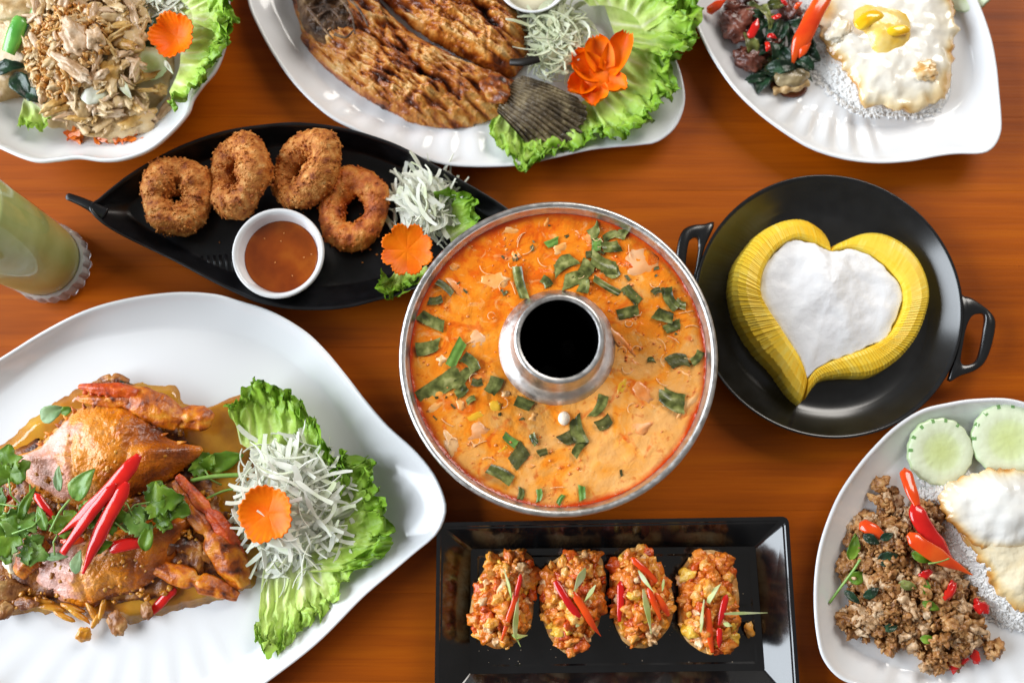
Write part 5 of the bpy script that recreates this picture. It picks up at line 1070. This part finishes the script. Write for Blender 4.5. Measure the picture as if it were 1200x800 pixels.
for k, (x, y, L, W, an, m, lb) in enumerate(((1001, 640, 30, 15, 75, CORI, 'upright green basil leaf at the left edge of the pork'), (1006, 676, 20, 16, 20, CORI, 'small basil leaf by the bare stalk'), (1042, 654, 24, 18, 15, HERB_D, 'dark basil leaf in the upper pork'), (1022, 632, 20, 12, -30, HERB_D, 'dark basil leaf near the orange chilli chunk'), (1082, 653, 24, 14, -25, CORI, 'green basil leaf beside the chilli crossing'), (1040, 628, 16, 10, 20, HERB_D, 'small dark basil leaf at the top of the pork'),
        (1065, 686, 20, 12, -15, HERB, 'greyish basil leaf in the middle of the pork'), (1022, 694, 20, 12, 30, HERB_D, 'dark basil leaf at the middle left of the pork'), (1092, 710, 20, 11, -25, CORI, 'narrow green basil leaf in the lower pork'), (1088, 749, 16, 11, -10, CORI, 'small green basil leaf near the foot of the pork'), (1086, 688, 16, 9, 80, CORI, 'upright small basil leaf in the pork'), (1000, 700, 22, 10, -40, HERB_D, 'dark basil scrap at the lower left of the pork'), (1045, 735, 18, 10, 10, HERB_D, 'dark basil scrap low in the pork'), (1110, 745, 16, 9, 40, HERB_D, 'dark basil scrap at the lower right of the pork'))):
    leaf('basil_leaf', x, y, .0335 if 20 < x-990 < 130 and y < 720 else .027, L, W, an, lb, m, seed=k+40, cat='basil leaf', group=B, curl=.3)
V, F = tube_vf(catmull([P(972, 706, .016), P(985, 688, .02), P(1000, 668, .026), P(1008, 655, .03)], 6, False), .0011, 8); mk('basil_stalk', V, F, STEM, label='thin bare basil stalk sticking out left of the pork', cat='stalk')
V, F = tube_vf(catmull([P(1088, 660, .036), P(1100, 658, .037), P(1112, 654, .036)], 6, False), .0007, 8); mk('basil_stalk', V, F, STEM, label='short basil stalk crossing the red chilli strips', cat='stalk')
# ================================================================== egg rice plate, top right
rice('steamed_rice', 'white steamed rice under the runny fried egg, top right', [(938, 40), (950, 65), (958, 85), (985, 112), (1010, 128), (1050, 132), (1100, 128), (1115, 100), (1110, 40), (1080, -20), (1000, -30), (950, 0)], .0095, .013, 2400, 8, RICE)
e2 = empty('fried_egg', P(1045, 60, .01), 'crisp fried egg with runny orange yolk on the top right plate', 'fried egg')
EGGW2 = attr_mat('lacy_egg_white', [(.0, '#f6f0e4'), (.34, '#f3e8d0'), (.6, '#eed6a8'), (.85, '#e0b26c'), (1., '#c99046')], rough=.16, nscale=45, namp=.42, bump=.2, bscale=160, coat=.5, spec=.5)
egg_white('egg_white', [(965, 10), (962, 35), (972, 58), (992, 78), (1003, 95), (1010, 112), (1030, 123), (1060, 127), (1090, 122), (1112, 108), (1120, 80), (1122, 40), (1122, 5), (1100, -30), (1040, -40), (985, -20)], .022, .010, EGGW2, 9, e2, (1045, 45), lump=.0034)
YOLK = M('runny_yolk', [(.35, '#fbb90a'), (.55, '#ffd028'), (.75, '#ffe06a')], scale=55, rough=.12, coat=.6)
ol = px_outline([(1003, 12), (1015, 2), (1035, 4), (1060, 10), (1071, 22), (1068, 45), (1055, 60), (1038, 63), (1024, 55), (1016, 38), (1004, 30)], .036, 6)
V, F = dome_vf(ol, .0305, lambda x, y, t: .0075*(1-t**2.6)+.0011*fz((x, y, 0), 60, 3)*(1-t**4), 80, 16, ragged=.04); mk('yolk', V, F, M('cooked_yolk', [(.35, '#f6c64a'), (.55, '#fbd878'), (.75, '#fde7a8')], scale=60, rough=.2, coat=.5, bump=.2), parent=e2)
for pts in ([(1002, 25), (1015, 12), (1030, 10), (1038, 18), (1022, 28), (1010, 34)], [(1038, 34), (1050, 28), (1066, 28), (1068, 36), (1056, 40), (1044, 40)]):
    ol = px_outline(pts, .0405, 6); V, F = dome_vf(ol, .0372, lambda x, y, t: .0032*(1-t**2.5)+.0006*nz((x, y, 0), 200), 48, 8); mk('runny_yolk', V, F, YOLK, parent=e2)
BL = M('browned_egg_blister', [(.35, '#d9a45a'), (.65, '#efd9ae')], scale=120, rough=.15, coat=.5)
for k, (x, y, r_) in enumerate(((1087, 84, 14), (982, 36, 15))):
    V, F = blob_vf(P(x, y, .0312), (r_*PX, r_*PX*.8, .0028), (0, 0, k), .5, 1.4, k, 4); mk('egg_blister', V, F, BL if k % 3 == 0 else EGGW2, parent=e2, attr=[.1+.2*(k % 3)]*len(V))
cucumber(1136, -14, .022, 28, 'edge of a pale cucumber slice at the top right plate rim', 5, (.2, -.5), group='cucumber slices', rinds=True)
BEEF = M('seared_beef', [(.3, '#2c120c'), (.45, '#5a2a1e'), (.6, '#824838'), (.75, '#b08070')], scale=80, rough=.2, coat=.5, bump=.7, bscale=260, bdetail=6, jitter=.6)
for k, (x, y, a, b, h, an, lb) in enumerate(((866, 28, 25, 22, .012, .4, 'biggest seared beef chunk at the left of the top right plate'), (877, 70, 15, 19, .010, 1.2, 'small beef chunk at the lower left of the stir-fry'), (868, 5, 22, 12, .012, .1, 'fatty beef chunk at the very top of the stir-fry'), (925, 10, 16, 12, .010, 2.0, 'beef chunk behind the red chilli at the top'), (905, 52, 16, 14, .009, .6, 'dark beef chunk buried in the basil'))):
    blob('beef_chunk', P(x, y, .010+h*.8), (a*PX, b*PX, h), BEEF, (.2*k, .1, an), .38, 1.5, k+2, 4, .25, label=lb, cat='beef chunk', group='beef chunks')
MUSHM = M('braised_mushroom', [(.3, '#6b5636'), (.5, '#94805a'), (.7, '#b7a582')], scale=60, rough=.25, coat=.4, bump=.3)
mu = empty('mushroom_piece', P(925, 95, .01), 'olive-brown mushroom piece at the foot of the beef stir-fry', 'mushroom')
V, F = blob_vf(P(926, 92, .018), (20*PX, 13*PX, .008), (0, 0, .15), .25, 1.4, 3, 4); mk('mushroom_cap', V, F, MUSHM, parent=mu)
V, F = tube_vf(catmull([P(906, 107, .016), P(918, 105, .018), P(932, 103, .018), P(946, 97, .017)], 8, False), lambda t: .0034*(1+.25*math.sin(t*20)), 10); mk('mushroom_gill_edge', V, F, M('gill_tan', [(.4, '#b08a56'), (.6, '#cfae7c')], scale=200, rough=.5, bump=.5), parent=mu)
ol = px_outline([(902, 100), (915, 112), (935, 114), (946, 106), (940, 95), (915, 92)], .0115, 6); V, F = dome_vf(ol, .0112, lambda x, y, t: .0009*(1-t**6), 60, 6); mk('brown_sauce', V, F, M('dark_soy_sauce', '#6a2f0c', rough=.08, coat=.6), label='brown sauce puddle under the mushroom piece', cat='sauce')
B2 = 'wilted basil in the beef stir-fry'
rr = random.Random(77); nm = ['at the top', 'beside the big beef chunk', 'in the middle', 'under the red chilli', 'by the small beef chunk', 'above the mushroom', 'at the lower tip', 'left of the mushroom', 'right of the mushroom', 'near the rice', 'near the plate top edge', 'behind the chilli', 'at the left of the heap', 'over the dark beef', 'beside the chilli rings', 'on top of the heap', 'low in the heap', 'at the right edge', 'over the beef top', 'beside the mushroom cap', 'under the fatty chunk', 'across the heap middle', 'by the chilli tip', 'behind the mushroom', 'along the rice edge', 'between the beef chunks', 'beneath the broad chilli', 'nearest the plate rim', 'above the chilli ring', 'by the rice corner']
for k, (x, y) in enumerate(((896, 12), (893, 30), (905, 36), (925, 40), (892, 60), (905, 80), (886, 100), (898, 94), (938, 84), (945, 62), (910, 5), (935, 28), (888, 45), (908, 60), (912, 48), (902, 22), (896, 84), (948, 50), (886, 18), (912, 82), (882, 8), (916, 32), (922, 68), (918, 78), (940, 72), (880, 52), (940, 46), (890, 92), (906, 30), (950, 30))):
    leaf('wilted_basil_leaf', x, y, .027+rr.uniform(-.004, .003)-(.008 if y > 78 else 0), rr.uniform(24, 38), rr.uniform(12, 20), rr.uniform(0, 360), f'dark wilted basil leaf {nm[k]} of the beef stir-fry' if nm[k].startswith(('at the top', 'in the', 'at the lower', 'at the left', 'low', 'at the right')) else f'dark wilted basil leaf {nm[k]} in the beef stir-fry', HERB_D if k % 5 else HERB, curl=.5, fold=.5, jag=.35, tilt=rr.uniform(-.4, .4), roll=rr.uniform(-.5, .5), seed=k+60, cat='basil leaf', group=B2)
for k, (pts, w_, m, lb) in enumerate((([(968, -6, .036), (956, 14, .038), (944, 38, .036), (934, 58, .032), (929, 76, .026)], 21, CHILI_O, 'broad orange-red chilli strip slanting down to the rice'), ([(829, 15, .022), (838, 8, .026), (850, 0, .03)], 12, CHILI_O, 'orange chilli tip at the left end of the stir-fry'), ([(878, 45, .030), (884, 34, .032), (888, 22, .032)], 10, CHILI, 'red chilli strip against the big beef chunk'), ([(948, 46, .034), (942, 58, .034), (936, 68, .03)], 9, CHILI_O, 'orange chilli sliver beside the broad strip'))):
    chili('chilli_piece', pts, w_, lb, m, tip=.15, tail=.8 if k == 0 else .2, cat='chilli piece', group='chillies in the beef', seed=50+k)
for k, (x, y, lb) in enumerate(((905, 42, 'small red chilli ring in the middle of the beef stir-fry'), (900, 55, 'red chilli bit below the chilli ring'), (910, 20, 'red chilli bit near the top of the stir-fry'), (918, 2, 'red chilli bit at the plate top edge'), (935, 6, 'pinkish chilli bit beside the broad strip'))):
    a_ = k*1.3; chili('chilli_bit', [(x-6*math.cos(a_), y-6*math.sin(a_), .030), (x, y, .033), (x+6*math.cos(a_+.5), y+6*math.sin(a_+.5), .031)], 6, lb, CHILI if k != 4 else CHILI_O, cat='chilli bit', group='chilli bits in the beef', tip=.3, tail=.3, seed=k+70)
# ================================================================== fried fish
def fish_mat(name, cols, sc_, st): return M(name, cols, scale=sc_, rough=.45, coat=.1, bump=1.0, bscale=300, bdetail=9, detail=9, dist=.9, rvar=.15, stretch=st, croug=.2)
FISH = attr_mat('fried_fish_skin', [(.0, '#2e1206'), (.2, '#6e2f0a'), (.38, '#a8591a'), (.55, '#cc8636'), (.75, '#e2b06a'), (1., '#f0d6a8')], rough=.34, nscale=34, namp=.66, bump=.7, bscale=330, coat=.2, spec=.45)
FISH0 = fish_mat('fried_fish_skin', [(.33, '#4a1f08'), (.42, '#94490f'), (.50, '#c27428'), (.58, '#db9a4c'), (.68, '#e9c08a')], 48, (1, 1, 1))
FISHD = fish_mat('dark_fried_fin', [(.3, '#2a1a10'), (.5, '#5e4028'), (.7, '#8e704c')], 70, (1, 1, 1))
FISHG = fish_mat('fried_tail_fin', [(.3, '#33281a'), (.5, '#62523a'), (.7, '#948260')], 60, (1, 1, 1))
fish = empty('fried_fish', P(500, 70, .009), 'whole butterflied fish fried golden brown on the top platter', 'fish')
def slab(name, pts, z0, h, seed, cx, ang, mat=FISH, m=70, n=340, sl=.0022, per=.021):
    ol = px_outline(pts, z0+h*.4, 7); c = P(cx[0], cx[1], z0+h*.4); ca, sa = math.cos(ang), math.sin(ang)
    K_ = []
    def hf(x, y, t):
        q = (x-c.x)*ca+(y-c.y)*sa; w = (y-c.y)*ca-(x-c.x)*sa
        b = h*(1-t**3.2)+.0055*fz((x, y, 0), 40, seed, 4)*(1-t**5)
        rg = 1-abs(fz((q*.42, w*1.6, 0), 75, seed+3, 5))*2.4; vd = noise.voronoi(Vector((q*75, w*115, seed)))[0]; cr_ = min(.6, vd[1]-vd[0])
        sc_ = math.exp(-((((q+.5*w+.006*nz((x, y, 0), 45, seed)) % .041)-.020)/.0026)**2)*(1-t**4)*sstep(.9, .6, t)
        b += .0040*rg*(1-t**6)+.0014*fz((x, y, 0), 220, seed, 4)+.0017*cr_*(1-t**6)-.0025*sc_
        mid = math.exp(-((w+.007*nz((x, y, 0), 40, seed))/.003)**2)*(1-t**3); b -= .005*mid
        K_.append(max(0, min(1, .34+.26*rg+.35*cr_-.15*sc_-.3*mid-.18*t**5)))
        return b
    V, F = dome_vf(ol, z0, hf, n, m, c=c, zb=z0-.002, ragged=.04, seed=seed)
    return mk(name, V, F, mat, parent=fish, attr=[.1]*n+K_)
slab('lower_fillet', [(332, -30), (342, 0), (351, 32), (367, 61), (392, 84), (430, 112), (470, 134), (510, 146), (548, 143), (575, 138), (598, 132), (612, 112), (606, 92), (588, 84), (560, 74), (530, 60), (500, 45), (470, 24), (445, -2), (420, -40), (370, -50)], .010, .021, 2, (470, 70), -.6)
slab('upper_fillet', [(440, -20), (462, 8), (495, 36), (530, 56), (562, 72), (588, 86), (606, 80), (618, 62), (621, 40), (613, 16), (602, -4), (590, -40), (520, -70), (460, -60)], .012, .027, 6, (545, 15), -.5)
slab('belly_flap', [(350, 40), (368, 66), (400, 94), (440, 120), (490, 142), (520, 147), (500, 130), (460, 108), (420, 82), (390, 60), (365, 40)], .009, .012, 9, (430, 92), -.6, m=20, n=120)
slab('head_side', [(330, -40), (345, -5), (352, 25), (372, 45), (400, 50), (420, 40), (425, 15), (405, -20), (370, -50)], .020, .018, 12, (380, 5), .4, FISHD, m=24, n=120)
V, F = blob_vf(P(582, 107, .022), (20*PX, 16*PX, .011), (0, 0, -.5), .4, 1.5, 4, 4); mk('tail_stem', V, F, FISH, parent=fish, attr=[max(0, min(1, .5+.5*nz(v, 160, 3))) for v in V])
# tail fan with raised rays
A = catmull([P(a, b, .026) for a, b in ((612, 88), (600, 98), (590, 112), (582, 130))], 10, False); Bp = catmull([P(a, b, z) for a, b, z in ((652, 104, .026), (686, 124, .028), (680, 150, .024), (660, 172, .020), (630, 182, .015))], 8, False)
rows = []
for j in range(29):
    v = j/28; row = []
    for i in range(121):
        s = i/120; a = A[min(int(s*(len(A)-1)), len(A)-2)].lerp(A[min(int(s*(len(A)-1)), len(A)-2)+1], s*(len(A)-1)-min(int(s*(len(A)-1)), len(A)-2)); b = Bp[min(int(s*(len(Bp)-1)), len(Bp)-2)].lerp(Bp[min(int(s*(len(Bp)-1)), len(Bp)-2)+1], s*(len(Bp)-1)-min(int(s*(len(Bp)-1)), len(Bp)-2))
        p = a.lerp(b, v*(1+.11*nz((s*22, 0, 0))*v*v)); row.append(p+Vector((0, 0, .0016*math.sin(s*16*6.28+2*nz((s*5, v*2, 0)))*(.4+v*.6)+.004*nz((s*3, v*2, 1), 1, 2)+.003*math.sin(v*3.14))))
    rows.append(row)
V, F = grid_mesh(rows); nV = len(V); V += [v-Vector((0, 0, .002)) for v in V]; F += [tuple(i+nV for i in reversed(f)) for f in F]
mk('tail_fin', V, F, FISHG, parent=fish)
for k, pts in enumerate(([(372, 20), (388, 12), (402, 28)], [(392, 40), (405, 44), (414, 36)], [(400, 0), (412, 18), (416, 40)], [(360, 8), (376, 30), (390, 46)], [(405, -5), (420, 10), (432, 32)])):
    V, F = tube_vf(catmull([P(a, b, .040) for a, b in pts], 6, False), lambda t: .0016*(1-.6*t), 8); mk('fin_spine', V, F, FISHD, parent=fish)
V, F = tube_vf(catmull([P(598, 73, .030), P(612, 73, .033), P(622, 71, .034), P(631, 68, .034)], 6, False), lambda t: .0032*(1+.35*t), 12, .7)
mk('pelvic_fin', V, F, M('black_fin_tip', '#1c1713', rough=.4), parent=fish)
lettuce('lettuce_leaf', [(700, -20), (705, 0), (715, 30), (722, 50)], [(770, -30), (808, 5), (812, 45), (785, 78)], .012, .026, 'big frilly lettuce leaf at the upper right of the fish platter', seed=21, amp=.008, base=.22, rise=.014)
lettuce('lettuce_leaf', [(690, 10), (715, 10), (740, 20), (755, 40)], [(655, -25), (700, -30), (760, -20), (800, 20)], .02, .03, 'lettuce leaf at the top edge of the fish platter', seed=26, amp=.008, base=.25, rise=.012)
lettuce('lettuce_leaf', [(720, 40), (718, 70), (705, 100), (690, 120)], [(790, 70), (786, 110), (762, 148), (715, 168)], .012, .020, 'frilly lettuce leaf around the carrot flower on the fish platter', seed=22, amp=.008, base=.24, rise=.012)
lettuce('lettuce_leaf', [(690, 118), (670, 125), (645, 130), (615, 130)], [(720, 160), (692, 172), (655, 186), (612, 200)], .012, .014, 'curly lettuce frill under the fish tail', seed=23, amp=.007, base=.28, rise=.008)
lettuce('lettuce_leaf', [(625, 130), (612, 128), (600, 128), (590, 130)], [(640, 186), (617, 203), (595, 185), (572, 150)], .012, .014, 'pale lettuce leaf tip left of the fish tail', seed=24, amp=.006, base=.15, rise=.006)
shreds('vegetable_shreds', 'tangle of thin pale vegetable shreds beside the fish tail', (652, 50), 40, 52, .014, .022, 230, CABBAGE_P, 41, wid=(.001, .0026), ln=(.02, .055), cat='vegetable shreds', curl=1.5)
cf = empty('carrot_flower', P(705, 80, .025), 'large tulip-like carrot flower on the fish platter', 'carrot flower')
def petal(px, py, z, L, W, ang, tilt, seed):
    rows = []; L *= PX; W *= PX; Mx = Euler((0, tilt, math.radians(ang))).to_matrix(); c = P(px, py, z)
    for i in range(17):
        t = i/16; row = []
        for j in range(13):
            s = j/12*2-1; w_ = W/2*(.45+.55*math.sin(math.pi*min(1, t*.75+.18)))*(1 if t < .8 else 1-.25*((t-.8)/.2)**2*abs(s))
            tip = (1-.10*abs(math.sin(s*7+seed))*sstep(.7, 1, t)); row.append(Mx @ Vector((L*t*tip, s*w_, .34*W*s*s-.15*L*math.sin(t*2.6)*.5+.0006*nz((t*6, s*5, 0), 1, seed)))+c)
        rows.append(row)
    V, F = grid_mesh(rows); n = len(V); V += [v-Vector((0, 0, .0022)) for v in V]; F += [tuple(i+n for i in reversed(f)) for f in F]
    mk('petal', V, F, CARROT, parent=cf)
for k, (x, y, z, L, W, an, tl_) in enumerate(((706, 82, .030, 42, 34, 108, -.35), (712, 85, .030, 54, 30, 62, -.35), (702, 88, .028, 38, 34, 160, -.3), (692, 96, .026, 32, 30, 205, -.25), (696, 102, .026, 26, 34, 265, -.2), (712, 96, .028, 28, 26, 330, -.45), (690, 82, .026, 30, 26, 135, -.4))): petal(x, y, z, L, W, an, tl_, k)
V, F = blob_vf(P(700, 90, .026), (18*PX, 18*PX, .005), (0, 0, 0), .15, 1.2, 2, 3); mk('flower_heart', V, F, CARROT, parent=cf)
DIPY = M('pale_dip', '#e9dfc0', rough=.3)
V, F = rings_mesh([[Vector((cb3.x+rb3*f*math.cos(6.2832*k/64), cb3.y+rb3*f*math.sin(6.2832*k/64), z)) for k in range(64)] for f, z in ((.6, .0165), (.82, .0275), (.5, .0275), (.05, .0275))], True, True); mk('pale_dip', V, F, DIPY, label='pale dip in the small bowl at the top edge', cat='dip')
# ================================================================== chicken salad bowl, top left
def zb_(px, py): return .0145+.036*max(0, 1-(math.hypot(px-95, py-35)/140)**2)
CHK = [M('dressed_chicken_'+n, c, scale=70, rough=.4, bump=.4, bscale=260, coat=.15, jitter=.6) for n, c in (('beige', [(.3, '#a98350'), (.5, '#cbab7a'), (.7, '#e0c9a2')]), ('pinkish', [(.3, '#b08a62'), (.5, '#d0ae8a'), (.7, '#e8d3ba')]), ('golden', [(.3, '#a8752c'), (.5, '#caa05a'), (.7, '#dfc089')]))]
sal = empty('chicken_salad', P(90, 60, .014), 'dressed shredded chicken salad heaped in the scalloped bowl', 'salad')
so = [(8, 150), (-30, 120), (-60, 40), (-30, -60), (60, -110), (150, -95), (200, -30), (205, 40), (200, 100), (180, 140), (150, 158), (110, 165), (60, 158), (45, 130), (25, 110)]
ol = px_outline(so, .016, 6); c_ = P(90, 30, .016)
V, F = dome_vf(ol, .0145, lambda x, y, t: .033*(1-t**2)+.004*fz((x, y, 0), 60, 5, 4), 140, 30, c=c_, ragged=.04); mk('salad_bed', V, F, CHK[0], parent=sal)
CP = [protos('chicken_shred', 7, .0085, m, .7, 1.3, 3, 0., 200+i*11) for i, m in enumerate(CHK)]
rr = random.Random(51); dn = [tuple(p)[:2] for p in catmull([(a, b, 0) for a, b in [(40, 10), (80, -20), (150, -20), (170, 20), (165, 60), (172, 100), (180, 130), (160, 155), (110, 158), (75, 140), (60, 120), (40, 100), (30, 60)]], 4)]
for q in scatter(dn, 210, 52, 5):
    i = rr.choices((0, 1, 2), (5, 3, 2))[0]; f = rr.uniform(.55, 1.2)
    place('chicken_shred', rr.choice(CP[i]), P(q[0], q[1], zb_(*q)+rr.uniform(.003, .0105)), (rr.uniform(-.5, .5), rr.uniform(-.5, .5), rr.uniform(0, 6)), (f*1.15, f*.5, f*.38), parent=sal)
for k, (x, y, a, b, an, i) in enumerate(((142, 142, 34, 20, .2, 0), (158, 128, 22, 12, .6, 0), (95, 118, 18, 24, .5, 0), (88, 45, 16, 26, .5, 1), (112, 46, 12, 14, .3, 1), (85, 80, 30, 9, -.6, 1), (120, 20, 40, 14, 0, 0), (150, 40, 22, 30, .4, 0), (128, 88, 26, 16, .9, 2), (192, 135, 9, 22, -.6, 1), (180, 148, 18, 9, .6, 1), (20, 14, 30, 20, .3, 0), (188, 105, 9, 8, 0, 2))):
    V, F = blob_vf(P(x, y, zb_(x, y)+(.0115 if k in (3, 4, 5) else .004)), (a*PX*(1.1 if k == 0 else .85), b*PX*(1.1 if k == 0 else .85), .0055), (.15, .1, an), .45, 1.7, k+5, 4); mk('chicken_slice', V, F, CHK[i], parent=sal)
GAR = M('fried_garlic', [(.3, '#b36c1c'), (.45, '#d69a4c'), (.58, '#e6bd80'), (.75, '#f4dfb8')], scale=130, rough=.45, coat=.2); pst = []
gp = [(26, 55), (42, 30), (70, 8), (100, 5), (122, 28), (128, 55), (108, 78), (90, 108), (66, 122), (44, 98), (30, 80)]
for q in scatter(gp, 560, 61):
    s = rr.uniform(.001, .003); pst.append(blob_vf(P(q[0], q[1], zb_(*q)+rr.uniform(.004, .0105)), (s*2.0, s*.8, s*.45), (rr.uniform(0, 3), rr.uniform(0, 3), rr.uniform(0, 3)), .7, 1.4, rr.uniform(0, 60), 2))
V, F = merge(pst); mk('fried_garlic', V, F, GAR, label='crisp golden fried garlic sprinkled over the chicken salad', cat='fried garlic', kind='stuff')
GB = M('green_bean', [(.3, '#3f8f2c'), (.6, '#6ab34a')], scale=60, rough=.25, coat=.4, bump=.1)
for k, (pts, w_, lb) in enumerate((([(26, 22, .05), (18, 40, .05), (10, 62, .046)], 20, 'thick bright green stalk at the left of the salad'), ([(48, 5, .05), (44, 14, .051), (40, 24, .05)], 16, 'short green stalk near the top edge of the salad'))):
    chili('green_stalk', pts, w_, lb, GB, cat='green stalk', tip=.8, tail=.8, th=.7, group='green stalks in the salad', seed=k)
for k, (x, y, L, W, an, lb) in enumerate(((10, 78, 40, 20, 10, 'dark green leaf at the far left of the salad'), (25, 100, 46, 24, -50, 'dark green leaf left of the fried garlic'), (40, 112, 30, 18, -30, 'dark green leaf scrap below the garlic'), (30, 30, 22, 12, 60, 'dark green leaf scrap between the green stalks'), (178, 35, 44, 22, 80, 'dark green cucumber skin behind the carrot flower'), (120, 128, 26, 14, 10, 'dark green leaf scrap above the chicken slab'))):
    leaf('leafy_green', x, y, zb_(x, y)+.008, L, W, an, lb, HERB_D, curl=.4, fold=.4, jag=.4, seed=k+90, cat='green leaf', group='dark greens in the salad')
lettuce('lettuce_leaf', [(30, 118), (40, 122), (50, 130), (52, 142)], [(26, 150), (36, 158), (50, 158), (64, 138)], .03, .03, 'pale green cabbage curl at the lower left of the salad', seed=33, amp=.005, base=.1, cat='cabbage leaf')
cucumber(176, 75, .040, 19, 'thick cucumber wedge in the middle of the salad bowl', 7, (.5, .3), th=.014, rinds=False)
blob('cabbage_chunk', P(112, 110, .045), (.012, .009, .005), CABBAGE, (0, .2, .8), .4, 1.4, 3, 3, label='pale cabbage chunk in the middle of the salad', cat='cabbage chunk')
leaf('onion_slice', 146, 104, .048, 26, 11, -55, 'white onion sliver in front of the cucumber wedge', CABBAGE, seed=99, cat='onion', curl=.3)
leaf('onion_slice', 197, 78, .046, 20, 6, -55, 'thin white shred under the carrot flower in the bowl', CABBAGE, seed=98, cat='onion', curl=.3)
carrot_flower('carrot_flower', 207, 44, .048, 27, 'cupped orange carrot flower in the salad bowl', petals=5, tilt=(.2, -.1), cut=.2, cup=.6, seed=4)
GC = M('grated_carrot', [(.35, '#e2620c'), (.65, '#f58a2a')], scale=90, rough=.3, coat=.2)
for nm_, lb, cx, rx_, ry_, n_, sd in (('grated_carrot', 'small orange grated carrot clump at the bottom of the salad', (90, 160), 13, 9, 24, 71), ('grated_carrot', 'long strip of grated carrot along the bowl edge', (140, 163), 34, 6, 44, 72)):
    shreds(nm_, lb, cx, rx_, ry_, .022, .006, n_, GC, sd, wid=(.0014, .0026), ln=(.006, .015), cat='grated carrot', group='grated carrot in the salad')
shreds('shredded_cabbage', 'pale shredded cabbage at the top of the salad bowl', (200, 2), 34, 20, .036, .012, 60, CABBAGE, 73, wid=(.0014, .0034), ln=(.014, .04))
lettuce('lettuce_leaf', [(205, 15), (212, 45), (212, 80), (200, 110)], [(265, -20), (275, 40), (255, 82), (208, 128)], .034, .048, 'frilly lettuce leaf hanging over the salad bowl rim', seed=31, amp=.008, base=.24, rise=.008)
lettuce('lettuce_leaf', [(200, 0), (215, 5), (225, 15), (228, 30)], [(200, -35), (240, -30), (274, -5), (272, 50)], .04, .054, 'bright lettuce leaf at the top of the salad bowl', seed=32, amp=.008, base=.26, rise=.008)
